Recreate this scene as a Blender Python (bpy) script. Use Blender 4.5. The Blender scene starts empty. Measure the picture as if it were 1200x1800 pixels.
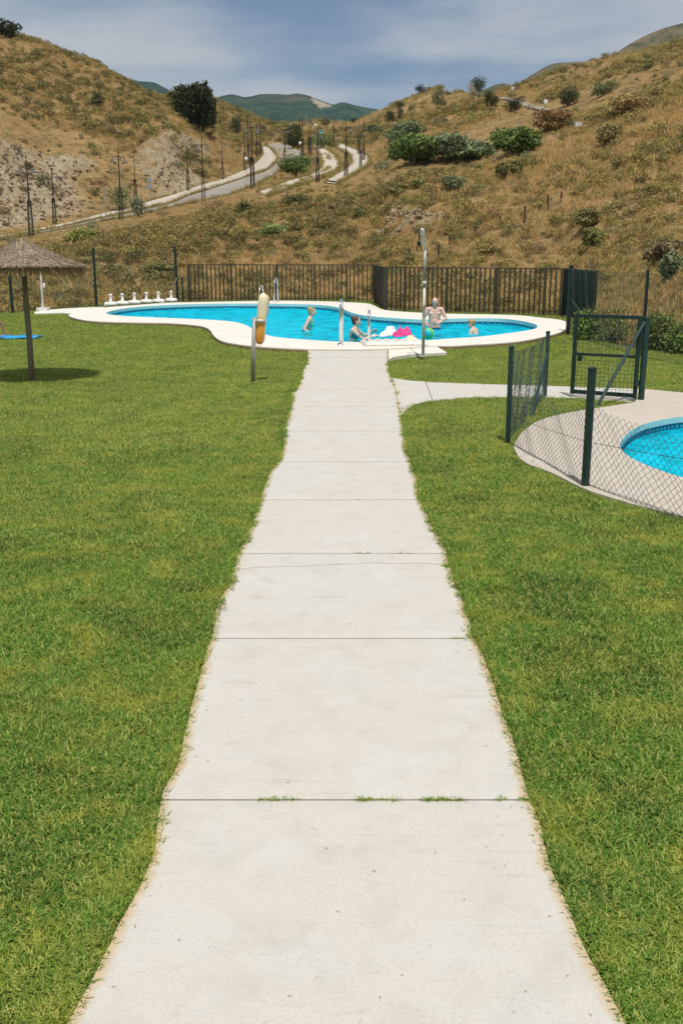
import bpy, bmesh, math, random
import numpy as np
from mathutils import Vector, Matrix
from mathutils.bvhtree import BVHTree
from mathutils.geometry import tessellate_polygon

random.seed(7)
RNG = np.random.default_rng(11)
C = bpy.context.scene.collection
PI = math.pi
R = math.radians

# ------------------------------------------------------------------ camera
H = 2.0                                   # eye height over the lawn
F = 1800.0                                # focal length in photo pixels (36 mm on a 36 mm tall frame)
PITCH = math.atan(460 / F)
cs, sn = math.cos(PITCH), math.sin(PITCH)
cd = bpy.data.cameras.new('camera')
cam = bpy.data.objects.new('camera', cd)
C.objects.link(cam)
cam.location = (0, 0, H)
cam.rotation_euler = (PI / 2 - PITCH, 0, 0)
cd.sensor_fit = 'VERTICAL'
cd.sensor_height = 36
cd.sensor_width = 24
cd.lens = 36
cd.clip_start = 0.05
cd.clip_end = 20000
bpy.context.scene.camera = cam

# ------------------------------------------------------------------ world, sun, exposure
SUN_VEC = Vector((0.05, -0.38, 1.0)).normalized()
EL = math.asin(SUN_VEC.z)
w = bpy.data.worlds.new('World')
bpy.context.scene.world = w
w.use_nodes = True
nt = w.node_tree
nt.nodes.clear()
def wn(t, **k):
    n = nt.nodes.new(t)
    for a, b in k.items():
        setattr(n, a, b)
    return n
sky = wn('ShaderNodeTexSky', sky_type='NISHITA', sun_disc=False, sun_elevation=EL, sun_rotation=PI,
         altitude=1200, air_density=1.0, dust_density=0.35, ozone_density=3.0)
tc = wn('ShaderNodeTexCoord')
sep = wn('ShaderNodeSeparateXYZ')
nt.links.new(tc.outputs['Generated'], sep.inputs[0])
zadd = wn('ShaderNodeMath', operation='MAXIMUM')
nt.links.new(sep.outputs['Z'], zadd.inputs[0]); zadd.inputs[1].default_value = 0.0
zad2 = wn('ShaderNodeMath', operation='ADD')
nt.links.new(zadd.outputs[0], zad2.inputs[0]); zad2.inputs[1].default_value = 0.22
dv = wn('ShaderNodeVectorMath', operation='DIVIDE')
cmb = wn('ShaderNodeCombineXYZ')
for i in range(3):
    nt.links.new(zad2.outputs[0], cmb.inputs[i])
nt.links.new(tc.outputs['Generated'], dv.inputs[0]); nt.links.new(cmb.outputs[0], dv.inputs[1])
mp = wn('ShaderNodeMapping')
mp.inputs['Location'].default_value = (12.4, 3.3, 0)
mp.inputs['Scale'].default_value = (0.8, 1.0, 0.0)
nt.links.new(dv.outputs[0], mp.inputs[0])
nz = wn('ShaderNodeTexNoise')
nz.inputs['Scale'].default_value = 1.25; nz.inputs['Detail'].default_value = 6; nz.inputs['Roughness'].default_value = 0.52
nz.inputs['Distortion'].default_value = 0.35
nt.links.new(mp.outputs[0], nz.inputs['Vector'])
cr = wn('ShaderNodeValToRGB')
cr.color_ramp.interpolation = 'EASE'
cr.color_ramp.elements[0].position = 0.35; cr.color_ramp.elements[0].color = (0.20, 0.20, 0.20, 1)
cr.color_ramp.elements[1].position = 0.60; cr.color_ramp.elements[1].color = (0.95, 0.95, 0.95, 1)
nt.links.new(nz.outputs['Fac'], cr.inputs[0])
tint = wn('ShaderNodeMix', data_type='RGBA', blend_type='MULTIPLY')
tint.inputs['Factor'].default_value = 1.0
nt.links.new(sky.outputs[0], tint.inputs['A']); tint.inputs['B'].default_value = (0.56, 0.76, 0.92, 1)
mx = wn('ShaderNodeMix', data_type='RGBA')
nt.links.new(cr.outputs[0], mx.inputs['Factor'])
nt.links.new(tint.outputs['Result'], mx.inputs['A'])
mx.inputs['B'].default_value = (7.0, 7.4, 7.8, 1)
bg = wn('ShaderNodeBackground')
bg.inputs['Strength'].default_value = 0.072
nt.links.new(mx.outputs['Result'], bg.inputs['Color'])
wo = wn('ShaderNodeOutputWorld')
nt.links.new(bg.outputs[0], wo.inputs[0])

sd = bpy.data.lights.new('sun', 'SUN')
sd.energy = 3.9
sd.angle = R(0.53)
sd.color = (1.0, 0.955, 0.88)
sun = bpy.data.objects.new('sun', sd)
C.objects.link(sun)
sun.rotation_euler = SUN_VEC.to_track_quat('Z', 'Y').to_euler()

vs = bpy.context.scene.view_settings
vs.view_transform = 'Standard'
vs.look = 'None'
vs.exposure = 0.0
vs.gamma = 1.0
vs.use_curve_mapping = False
bpy.context.scene.cycles.max_bounces = 8
bpy.context.scene.cycles.transparent_max_bounces = 24
bpy.context.scene.cycles.caustics_reflective = False
bpy.context.scene.cycles.caustics_refractive = False

# ------------------------------------------------------------------ geometry of the view: a photo pixel to a point of the place
def ray(px, py):
    a = (px - 600) / F
    b = (900 - py) / F
    return Vector((a, cs + b * sn, b * cs - sn))
def on_z(px, py, z=0.0):
    d = ray(px, py)
    t = (z - H) / d.z
    return Vector((d.x * t, d.y * t, z))
def on_y(px, py, y):
    d = ray(px, py)
    t = y / d.y
    return Vector((d.x * t, y, H + d.z * t))

# ------------------------------------------------------------------ mesh helpers
def mk(name, verts, faces, mats=(), parent=None, smooth=False, link=True, mat_idx=None):
    me = bpy.data.meshes.new(name)
    me.from_pydata([tuple(v) for v in verts], [], [tuple(f) for f in faces])
    for m in (mats if isinstance(mats, (list, tuple)) else [mats]):
        me.materials.append(m)
    if mat_idx is not None:
        me.polygons.foreach_set('material_index', mat_idx)
    if smooth:
        me.polygons.foreach_set('use_smooth', [True] * len(me.polygons))
    me.update()
    o = bpy.data.objects.new(name, me)
    if link:
        C.objects.link(o)
    if parent:
        o.parent = parent
    return o
def fast_quads(name, verts, mat, attrs=None, nper=4, smooth=False):
    """verts: (n*nper, 3): every nper of them make one face"""
    n = len(verts) // nper
    me = bpy.data.meshes.new(name)
    me.vertices.add(len(verts)); me.vertices.foreach_set('co', np.asarray(verts, dtype=np.float32).ravel())
    me.loops.add(len(verts)); me.loops.foreach_set('vertex_index', np.arange(len(verts), dtype=np.int32))
    me.polygons.add(n)
    me.polygons.foreach_set('loop_start', np.arange(0, len(verts), nper, dtype=np.int32))
    me.polygons.foreach_set('loop_total', np.full(n, nper, dtype=np.int32))
    if smooth:
        me.polygons.foreach_set('use_smooth', np.ones(n, dtype=bool))
    me.update(calc_edges=True)
    for k, a in (attrs or {}).items():
        at = me.attributes.new(k, 'FLOAT', 'POINT')
        at.data.foreach_set('value', np.asarray(a, dtype=np.float32))
    me.materials.append(mat)
    return me
class MB:
    """collects boxes, tubes, lathes into one mesh"""
    def __init__(s):
        s.v = []; s.f = []; s.mi = []; s.cur = 0
    def add(s, v, f):
        b = len(s.v)
        s.v += [tuple(x) for x in v]
        s.f += [tuple(i + b for i in q) for q in f]
        s.mi += [s.cur] * len(f)
    def box(s, c, d, rot=None):
        x, y, z = d[0] / 2, d[1] / 2, d[2] / 2
        v = [Vector((a, b, e)) for a in (-x, x) for b in (-y, y) for e in (-z, z)]
        if rot is not None:
            v = [rot @ q for q in v]
        c = Vector(c)
        s.add([q + c for q in v], [(0, 1, 3, 2), (4, 6, 7, 5), (0, 4, 5, 1), (2, 3, 7, 6), (0, 2, 6, 4), (1, 5, 7, 3)])
    def tube(s, pts, r, n=8, cap=True, flat=1.0):
        pts = [Vector(p) for p in pts]
        rs = r if isinstance(r, (list, tuple)) else [r] * len(pts)
        v = []; f = []
        up = Vector((0.13, 0.31, 1)).normalized()
        for i, p in enumerate(pts):
            a = pts[max(i - 1, 0)]; b = pts[min(i + 1, len(pts) - 1)]
            t = (b - a).normalized()
            if abs(t.dot(up)) > 0.97:
                u = t.cross(Vector((0, 1, 0))).normalized()
            else:
                u = t.cross(up).normalized()
            wv = t.cross(u).normalized()
            if i and (u.dot(pu) < 0):
                u = -u; wv = -wv
            pu = u
            for k in range(n):
                q = 2 * PI * k / n
                v.append(p + (u * math.cos(q) + wv * math.sin(q) * flat) * rs[i])
        for i in range(len(pts) - 1):
            for k in range(n):
                k2 = (k + 1) % n
                f.append((i * n + k, i * n + k2, (i + 1) * n + k2, (i + 1) * n + k))
        if cap:
            f.append(tuple(range(n - 1, -1, -1)))
            f.append(tuple(range((len(pts) - 1) * n, len(pts) * n)))
        s.add(v, f)
    def lathe(s, prof, n=14, c=(0, 0, 0), axis=None):
        v = []; f = []
        for (r, z) in prof:
            for k in range(n):
                q = 2 * PI * k / n
                v.append(Vector((r * math.cos(q), r * math.sin(q), z)))
        m = len(prof)
        for i in range(m - 1):
            for k in range(n):
                k2 = (k + 1) % n
                f.append((i * n + k, i * n + k2, (i + 1) * n + k2, (i + 1) * n + k))
        f.append(tuple(range(n - 1, -1, -1)))
        f.append(tuple(range((m - 1) * n, m * n)))
        if axis is not None:
            v = [axis @ q for q in v]
        c = Vector(c)
        s.add([q + c for q in v], f)
    def ball(s, c, r, n=12, m=8, scale=(1, 1, 1)):
        prof = [(max(1e-4, math.sin(PI * i / m)) * 1.0, -math.cos(PI * i / m)) for i in range(m + 1)]
        v = []; f = []
        for (a, z) in prof:
            for k in range(n):
                q = 2 * PI * k / n
                v.append(Vector((a * math.cos(q) * r * scale[0], a * math.sin(q) * r * scale[1], z * r * scale[2])) + Vector(c))
        for i in range(m):
            for k in range(n):
                k2 = (k + 1) % n
                f.append((i * n + k, i * n + k2, (i + 1) * n + k2, (i + 1) * n + k))
        s.add(v, f)
    def build(s, name, mats, parent=None, smooth=False, link=True):
        return mk(name, s.v, s.f, mats, parent, smooth, link, s.mi)
def thing(name, label, cat, loc=(0, 0, 0), rz=0.0, group=None):
    o = bpy.data.objects.new(name, None)
    C.objects.link(o)
    o.location = loc
    o.rotation_euler = (0, 0, rz)
    o.empty_display_size = 0.2
    o['label'] = label; o['category'] = cat
    if group:
        o['group'] = group
    return o
def tag(o, label, cat, group=None):
    o['label'] = label; o['category'] = cat
    if group:
        o['group'] = group
    return o
def struct(o, kind='structure'):
    o['kind'] = kind
    return o
def copy_tree(o, parent=None):
    c = o.copy()
    C.objects.link(c)
    c.parent = parent
    for ch in list(o.children):
        copy_tree(ch, c)
    return c

# ------------------------------------------------------------------ materials
def mat(name, col=(0.5, 0.5, 0.5), rough=0.7, metal=0.0, spec=0.5):
    m = bpy.data.materials.new(name)
    m.use_nodes = True
    b = m.node_tree.nodes['Principled BSDF']
    b.inputs['Base Color'].default_value = (*col, 1)
    b.inputs['Roughness'].default_value = rough
    b.inputs['Metallic'].default_value = metal
    b.inputs['Specular IOR Level'].default_value = spec
    return m
class NB:
    def __init__(s, m):
        s.t = m.node_tree; s.n = s.t.nodes; s.l = s.t.links
        s.b = s.n['Principled BSDF']
    def new(s, t, **k):
        n = s.n.new(t)
        for a, b in k.items():
            setattr(n, a, b)
        return n
    def link(s, a, b):
        s.l.new(a, b)
    def pos(s):
        return s.new('ShaderNodeNewGeometry').outputs['Position']
    def objco(s):
        return s.new('ShaderNodeTexCoord').outputs['Object']
    def noise(s, vec, scale, detail=4, rough=0.55, dist=0.0, sc3=None):
        if sc3:
            mpn = s.new('ShaderNodeMapping'); mpn.inputs['Scale'].default_value = sc3
            s.link(vec, mpn.inputs[0]); vec = mpn.outputs[0]
        n = s.new('ShaderNodeTexNoise')
        n.inputs['Scale'].default_value = scale; n.inputs['Detail'].default_value = detail
        n.inputs['Roughness'].default_value = rough; n.inputs['Distortion'].default_value = dist
        s.link(vec, n.inputs['Vector'])
        return n.outputs['Fac']
    def ramp(s, fac, stops, interp='LINEAR'):
        r = s.new('ShaderNodeValToRGB')
        r.color_ramp.interpolation = interp
        e = r.color_ramp.elements
        while len(e) > len(stops):
            e.remove(e[-1])
        while len(e) < len(stops):
            e.new(0.5)
        for i, (p, c) in enumerate(stops):
            e[i].position = p
            e[i].color = (*c, 1) if isinstance(c, (tuple, list)) else (c, c, c, 1)
        s.link(fac, r.inputs[0])
        return r.outputs[0]
    def mix(s, fac, a, b, mode='MIX'):
        n = s.new('ShaderNodeMix', data_type='RGBA', blend_type=mode)
        for sock, x in (('Factor', fac), ('A', a), ('B', b)):
            if hasattr(x, 'is_linked') or hasattr(x, 'links'):
                s.link(x, n.inputs[sock])
            elif sock == 'Factor':
                n.inputs[sock].default_value = x
            else:
                n.inputs[sock].default_value = (*x, 1)
        return n.outputs['Result']
    def attr(s, name):
        return s.new('ShaderNodeAttribute', attribute_name=name).outputs['Fac']
    def bump(s, h, strength=0.3, dist=0.01):
        n = s.new('ShaderNodeBump')
        n.inputs['Strength'].default_value = strength; n.inputs['Distance'].default_value = dist
        s.link(h, n.inputs['Height'])
        s.link(n.outputs[0], s.b.inputs['Normal'])
        return n
    def color(s, c):
        s.link(c, s.b.inputs['Base Color'])

def concrete(name, base, warm, stain, edge=True, scale=1.0):
    m = mat(name, base, 0.85, 0, 0.25)
    k = NB(m)
    p = k.pos()
    n1 = k.noise(p, 0.9 * scale, 5, 0.6, 0.4)
    n2 = k.noise(p, 5.0 * scale, 6, 0.65, 0.3, (1, 1, 1))
    n3 = k.noise(p, 85.0 * scale, 5, 0.8)
    c = k.mix(k.ramp(n1, [(0.38, 0.0), (0.66, 1.0)]), base, warm)
    c = k.mix(k.ramp(n2, [(0.48, 0.0), (0.80, 0.62)]), c, stain)
    c = k.mix(k.ramp(n3, [(0.34, 0.55), (0.52, 0.0)]), c, tuple(x * 0.70 for x in base))
    n9 = k.noise(p, 24.0 * scale, 6, 0.75, 0.6)
    c = k.mix(k.ramp(n9, [(0.60, 0.0), (0.70, 0.5)]), c, tuple(x * 0.78 for x in stain))
    # small dark specks and droppings
    v = k.new('ShaderNodeTexVoronoi', feature='F1'); v.inputs['Scale'].default_value = 4.2 * scale
    k.link(p, v.inputs['Vector'])
    spk = k.ramp(v.outputs['Distance'], [(0.012, 1.0), (0.035, 0.0)])
    gate = k.ramp(k.noise(p, 2.3, 2), [(0.5, 0.0), (0.62, 0.8)])
    sg = k.mix(1.0, spk, gate, 'MULTIPLY')
    c = k.mix(sg, c, (0.10, 0.08, 0.05))
    # long thin scratches / trowel marks
    n4 = k.noise(p, 7.0, 4, 0.6, 1.2, (0.35, 3.0, 1))
    c = k.mix(k.ramp(n4, [(0.60, 0.0), (0.70, 0.22)]), c, tuple(x * 0.80 for x in stain))
    # pale bluish washed patches
    n5 = k.noise(p, 2.2, 3, 0.5, 0.6)
    c = k.mix(k.ramp(n5, [(0.58, 0.0), (0.74, 0.45)]), c, (base[0] * 1.02, base[1] * 1.10, base[2] * 1.22))
    if edge:
        e = k.attr('edge')
        en = k.noise(p, 9.0, 5, 0.7)
        ee = k.new('ShaderNodeMath', operation='MULTIPLY_ADD')
        k.link(en, ee.inputs[0]); ee.inputs[1].default_value = -0.075
        ea = k.new('ShaderNodeMath', operation='ADD'); k.link(e, ea.inputs[0]); ea.inputs[1].default_value = 0.1
        k.link(ea.outputs[0], ee.inputs[2])
        c = k.mix(k.ramp(ee.outputs[0], [(0.070, 0.85), (0.105, 0.0)]), c, (0.50, 0.365, 0.20))
        c = k.mix(k.ramp(ee.outputs[0], [(0.048, 0.8), (0.056, 0.0)]), c, (0.17, 0.11, 0.05))
    k.color(c)
    hh = k.mix(0.5, n2, n3)
    k.bump(hh, 0.25, 0.004)
    return m
M_PATH = concrete('path_concrete', (0.555, 0.530, 0.485), (0.56, 0.515, 0.45), (0.42, 0.395, 0.345))
M_DECK = concrete('pool_deck_concrete', (0.74, 0.71, 0.65), (0.72, 0.67, 0.58), (0.55, 0.49, 0.40), edge=False, scale=0.8)
M_DECK2 = concrete('small_deck_concrete', (0.52, 0.455, 0.385), (0.55, 0.49, 0.42), (0.42, 0.36, 0.29), edge=False)

def noisy(name, a, b, scale=8.0, rough=0.7, metal=0.0, bump=0.0, sc3=None, obj=True, spec=0.4):
    m = mat(name, a, rough, metal, spec)
    k = NB(m)
    p = k.objco() if obj else k.pos()
    n = k.noise(p, scale, 5, 0.6, 0.2, sc3)
    k.color(k.mix(k.ramp(n, [(0.35, 0.0), (0.68, 1.0)]), a, b))
    if bump:
        k.bump(n, bump, 0.01)
    return m
M_SOIL = noisy('lawn_soil', (0.075, 0.07, 0.022), (0.045, 0.06, 0.015), 6, 0.95, obj=False)
M_EARTH = noisy('earth_edge', (0.34, 0.24, 0.12), (0.20, 0.13, 0.06), 9, 0.95, bump=0.4, obj=False)
M_GREEN = noisy('dark_green_paint', (0.009, 0.026, 0.021), (0.017, 0.042, 0.035), 14, 0.42)
M_GREEN2 = noisy('weathered_green_paint', (0.010, 0.036, 0.031), (0.019, 0.056, 0.050), 9, 0.5)
M_WIRE = noisy('coated_wire', (0.014, 0.040, 0.036), (0.035, 0.06, 0.055), 20, 0.5)
M_BLACKRAIL = noisy('railing_paint', (0.038, 0.034, 0.021), (0.058, 0.050, 0.030), 12, 0.55)
M_STEEL = noisy('brushed_steel', (0.56, 0.55, 0.49), (0.44, 0.43, 0.38), 30, 0.4, 0.12, sc3=(1, 1, 0.05))
M_CHROME = noisy('polished_steel', (0.80, 0.82, 0.84), (0.68, 0.70, 0.72), 20, 0.12, 1.0, sc3=(1, 1, 0.1))
M_GALV = noisy('galvanised_steel', (0.40, 0.40, 0.37), (0.28, 0.28, 0.26), 18, 0.5, 0.3)
M_WHITEPL = noisy('white_plastic', (0.80, 0.79, 0.76), (0.68, 0.66, 0.61), 9, 0.5)
M_WOOD = noisy('weathered_pole_wood', (0.32, 0.25, 0.17), (0.17, 0.13, 0.09), 16, 0.85, bump=0.4, sc3=(6, 6, 0.6))
M_IRON = noisy('street_lamp_iron', (0.018, 0.020, 0.019), (0.045, 0.035, 0.028), 10, 0.55)
M_RUST = noisy('rusty_stake', (0.07, 0.05, 0.035), (0.12, 0.075, 0.045), 10, 0.85)

def leafmat(name, a, b, c, transl=0.25, rough=0.6, world=0.6, use_obj=False, patches=False):
    """a to b by place, then c mixed in by the random tone of each blade"""
    m = mat(name, a, rough, 0, 0.12)
    k = NB(m)
    p = k.pos()
    n = k.noise(p, world, 4, 0.6, 0.3)
    col = k.mix(k.ramp(n, [(0.34, 0.0), (0.66, 1.0)]), a, b)
    if patches:
        n7 = k.noise(p, 2.6, 4, 0.65, 0.4)
        col = k.mix(k.ramp(n7, [(0.48, 0.0), (0.64, 0.9)]), col, (0.40, 0.42, 0.060))
        n10 = k.noise(p, 0.75, 4, 0.6, 0.5)
        col = k.mix(k.ramp(n10, [(0.54, 0.0), (0.72, 0.5)]), col, (0.33, 0.34, 0.070))
        n8 = k.noise(p, 1.3, 3, 0.6, 0.8)
        col = k.mix(k.ramp(n8, [(0.34, 0.85), (0.50, 0.0)]), col, (0.046, 0.150, 0.020))
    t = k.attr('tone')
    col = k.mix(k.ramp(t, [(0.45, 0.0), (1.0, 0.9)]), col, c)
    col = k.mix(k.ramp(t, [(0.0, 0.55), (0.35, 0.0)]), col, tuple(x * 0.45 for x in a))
    oi = k.new('ShaderNodeObjectInfo')
    col = k.mix(k.ramp(oi.outputs['Random'], [(0.0, 0.30), (0.5, 0.0)]), col, tuple(x * 0.6 for x in b))
    if use_obj:
        col = k.mix(1.0, col, oi.outputs['Color'], 'MULTIPLY')
    k.color(col)
    if transl:
        tr = k.new('ShaderNodeBsdfTranslucent')
        k.link(col, tr.inputs[0])
        ms = k.new('ShaderNodeMixShader'); ms.inputs[0].default_value = transl
        k.link(k.b.outputs[0], ms.inputs[1]); k.link(tr.outputs[0], ms.inputs[2])
        out = [q for q in k.n if q.type == 'OUTPUT_MATERIAL'][0]
        k.link(ms.outputs[0], out.inputs[0])
    return m
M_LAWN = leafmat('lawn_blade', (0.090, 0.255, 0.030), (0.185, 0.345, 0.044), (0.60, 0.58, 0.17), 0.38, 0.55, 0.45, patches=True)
M_DRY = leafmat('dry_grass_blade', (0.62, 0.41, 0.16), (0.44, 0.29, 0.115), (0.70, 0.52, 0.24), 0.25, 0.8, 0.11)
M_DRYG = leafmat('half_dry_grass_blade', (0.30, 0.265, 0.085), (0.38, 0.29, 0.105), (0.48, 0.40, 0.155), 0.25, 0.8, 0.12)
M_LEAF = leafmat('shrub_leaf', (1.0, 1.0, 1.0), (0.85, 0.85, 0.85), (1.35, 1.25, 1.1), 0.15, 0.7, 0.8, use_obj=True)
M_SCRUB = leafmat('hill_scrub_leaf', (0.32, 0.275, 0.088), (0.39, 0.295, 0.105), (0.48, 0.39, 0.15), 0.22, 0.8, 0.09)
M_SCRUB2 = leafmat('hill_scrub_leaf_dark', (0.165, 0.155, 0.054), (0.225, 0.185, 0.070), (0.29, 0.25, 0.10), 0.2, 0.8, 0.09)

# ------------------------------------------------------------------ numpy noise
def vnoise(x, y, seed=0):
    xi = np.floor(x).astype(np.int64); yi = np.floor(y).astype(np.int64)
    xf = x - xi; yf = y - yi
    u = xf * xf * (3 - 2 * xf); v = yf * yf * (3 - 2 * yf)
    def h(a, b):
        n = (a * 374761393 + b * 668265263 + seed * 1442695041) & 0x7fffffff
        n = ((n ^ (n >> 13)) * 1274126177) & 0x7fffffff
        return ((n ^ (n >> 16)) & 0xffff) / 65535.0
    return (h(xi, yi) * (1 - u) + h(xi + 1, yi) * u) * (1 - v) + (h(xi, yi + 1) * (1 - u) + h(xi + 1, yi + 1) * u) * v
def fbm(x, y, oct=4, seed=0):
    s = 0; a = 0.5
    for i in range(oct):
        s = s + a * (vnoise(x, y, seed + i) - 0.5)
        x = x * 2.03 + 11.3; y = y * 2.03 - 7.1; a *= 0.5
    return s
def pchip(xk, yk, x):
    xk = np.asarray(xk, float); yk = np.asarray(yk, float); x = np.clip(np.asarray(x, float), xk[0], xk[-1])
    h = np.diff(xk); d = np.diff(yk) / h
    m = np.zeros_like(yk)
    if len(xk) > 2:
        w1 = 2 * h[1:] + h[:-1]; w2 = h[1:] + 2 * h[:-1]
        same = d[1:] * d[:-1] > 0
        with np.errstate(divide='ignore', invalid='ignore'):
            mm = (w1 + w2) / (w1 / d[:-1] + w2 / d[1:])
        m[1:-1] = np.where(same, mm, 0)
    m[0] = d[0]; m[-1] = d[-1]
    i = np.clip(np.searchsorted(xk, x) - 1, 0, len(xk) - 2)
    t = (x - xk[i]) / h[i]
    return ((1 + 2 * t) * (1 - t) ** 2 * yk[i] + t * (1 - t) ** 2 * h[i] * m[i] + t * t * (3 - 2 * t) * yk[i + 1] + t * t * (t - 1) * h[i] * m[i + 1])
def in_poly(x, y, poly):
    poly = np.asarray([(p[0], p[1]) for p in poly])
    ins = np.zeros(len(x), bool)
    x1, y1 = poly[:, 0], poly[:, 1]
    x2, y2 = np.roll(x1, -1), np.roll(y1, -1)
    for a, b, c, d in zip(x1, y1, x2, y2):
        if b == d:
            continue
        k = ((b > y) != (d > y)) & (x < (c - a) * (y - b) / (d - b) + a)
        ins ^= k
    return ins
def catmull(pts, n=6, closed=True):
    out = []
    m = len(pts)
    rng = range(m) if closed else range(m - 1)
    for i in rng:
        if closed:
            p0, p1, p2, p3 = pts[(i - 1) % m], pts[i], pts[(i + 1) % m], pts[(i + 2) % m]
        else:
            p0, p1, p2, p3 = pts[max(i - 1, 0)], pts[i], pts[i + 1], pts[min(i + 2, m - 1)]
        for k in range(n):
            t = k / n
            out.append(0.5 * ((2 * p1) + (p2 - p0) * t + (2 * p0 - 5 * p1 + 4 * p2 - p3) * t * t + (3 * p1 - p0 - 3 * p2 + p3) * t ** 3))
    if not closed:
        out.append(pts[-1].copy())
    return out
def px_poly(lst, z=0.0):
    return [on_z(a, b, z) for a, b in lst]

# ------------------------------------------------------------------ terrain: contour lines of the valley, lofted into one hillside
L0 = [(-900, 556), (-300, 554), (0, 551), (61, 547), (165, 539), (333, 530), (560, 527.5), (645, 529), (662, 533), (682, 543), (727, 546.5), (800, 549.5),
      (900, 551), (985, 556), (1000, 560), (1043, 573), (1056, 598), (1070, 605), (1137, 617), (1200, 624), (1500, 690), (2100, 900)]
L1 = [(-900, 520, 44), (-300, 505, 44), (0, 502, 46), (150, 492, 50), (300, 482, 52), (420, 470, 53), (560, 465, 53), (640, 465, 52), (720, 462, 47), (800, 460, 45),
      (900, 458, 43), (985, 456, 42), (1050, 470, 36), (1100, 478, 32), (1200, 490, 26), (1500, 480, 19), (2100, 440, 13)]
L2 = [(-900, 470, 66), (-300, 446, 66), (0, 444, 68), (150, 424, 70), (300, 398, 72), (420, 373, 75), (500, 361, 76), (560, 351, 78), (640, 334, 80), (720, 335, 66),
      (800, 345, 60), (900, 345, 56), (1000, 335, 53), (1100, 335, 48), (1200, 345, 41), (1500, 300, 30), (2100, 200, 22)]
L3 = [(-900, 468, 82), (-300, 441, 82), (0, 423, 84), (150, 401, 90), (300, 367, 96), (420, 338, 101), (480, 324, 103), (560, 312, 106), (600, 304, 108), (640, 297, 110),
      (720, 288, 97), (800, 285, 92), (900, 270, 88), (1000, 248, 83), (1100, 235, 75), (1200, 235, 64), (1500, 170, 46), (2100, 20, 33)]
L4 = [(-900, 440, 94), (-300, 428, 94), (0, 410, 95), (150, 385, 102), (300, 350, 112), (400, 318, 128), (440, 296, 142), (480, 272, 158), (520, 263, 164), (560, 262, 162), (600, 260, 160),
      (640, 262, 156), (720, 243, 135), (800, 233, 128), (900, 210, 122), (1000, 192, 112), (1100, 168, 104), (1200, 155, 92), (1500, 60, 66), (2100, -150, 46)]
L5 = [(-900, 200, 112), (-300, 215, 110), (0, 238, 111), (100, 262, 115), (200, 255, 121), (290, 218, 133), (350, 240, 146), (400, 250, 160), (440, 248, 180), (480, 240, 198), (520, 238, 205),
      (560, 238, 205), (600, 236, 205), (640, 228, 196), (720, 205, 175), (800, 190, 170), (900, 172, 165), (1000, 152, 150), (1100, 128, 140), (1200, 112, 126), (1500, -20, 92), (2100, -330, 64)]
L6 = [(-900, -260, 205), (-300, -90, 208), (-100, 40, 212), (0, 58, 214), (32, 60, 215), (65, 66, 216), (115, 88, 217), (160, 102, 218), (190, 121, 219), (220, 136, 221), (255, 158, 224), (285, 170, 228),
      (310, 160, 240), (330, 156, 255), (350, 160, 260), (400, 182, 262), (422, 190, 264), (465, 207, 268), (493, 213, 270), (525, 209, 270), (562, 207, 268), (588, 210, 266), (604, 211, 262), (620, 209, 256), (638, 203, 250), (660, 193, 244),
      (673, 188, 240), (700, 176, 236), (730, 164, 232), (751, 156, 229), (770, 149, 227), (783, 162, 226), (808, 158, 224), (832, 160, 223), (850, 163, 224), (865, 160, 226), (880, 153, 228), (910, 146, 230), (950, 132, 226), (980, 122, 222),
      (1025, 107, 214), (1075, 93, 206), (1150, 80, 196), (1200, 68, 188), (1500, -110, 130), (2100, -520, 92)]
PXS = np.unique(np.concatenate([np.arange(-900, -60, 24), np.arange(-60, 1262, 3.2), np.arange(1262, 2101, 24)]))
def contour(L, z0=None):
    a = np.array([q[0] for q in L], float); py = pchip(a, [q[1] for q in L], PXS)
    yy = pchip(a, [q[2] for q in L], PXS)
    rx = (PXS - 600) / F; b = (900 - py) / F
    ry = cs + b * sn; rz = b * cs - sn
    t = yy / ry
    return np.stack([rx * t, yy, H + rz * t], 1)
def contour0(L, z0):
    a = np.array([q[0] for q in L], float); py = pchip(a, [q[1] for q in L], PXS)
    rx = (PXS - 600) / F; b = (900 - py) / F
    ry = cs + b * sn; rz = b * cs - sn
    t = (z0 - H) / rz
    return np.stack([rx * t, ry * t, np.full_like(t, z0)], 1)
K = [contour0(L0, -0.08)] + [contour(q) for q in (L1, L2, L3, L4, L5, L6)]
ks = K[0].copy(); ks[:, 2] = -1.6
dirn = K[6].copy(); dirn[:, 2] = 0
dirn /= np.linalg.norm(dirn, axis=1)[:, None]
k7 = K[6] + dirn * 60; k7[:, 2] -= 16
k8 = K[6] + dirn * 170; k8[:, 2] -= 42
k9 = K[6] + dirn * 420; k9[:, 2] -= 70
LAY = K + [k7, k8, k9]
ROWS = [26, 40, 30, 34, 40, 56, 16, 8, 6]
TT = np.concatenate([np.linspace(i, i + 1, n, endpoint=False) for i, n in enumerate(ROWS)] + [[len(ROWS)]])
NCOL, NROW = len(PXS), len(TT)
A = np.stack(LAY, 0)                       # layers x columns x 3
GR = np.zeros((NROW, NCOL, 3))
rr = np.hypot(A[:, :, 0], A[:, :, 1])
for j in range(NCOL):
    r = rr[:, j]
    r = np.maximum.accumulate(r + np.arange(len(r)) * 1e-4)
    rt = np.interp(TT, np.arange(len(r)), r)
    GR[:, j, 2] = pchip(r, A[:, j, 2], rt)
    GR[:, j, 0] = np.interp(TT, np.arange(len(r)), A[:, j, 0])
    GR[:, j, 1] = np.interp(TT, np.arange(len(r)), A[:, j, 1])
GX, GY, GZ = GR[:, :, 0].copy(), GR[:, :, 1].copy(), GR[:, :, 2].copy()

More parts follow.
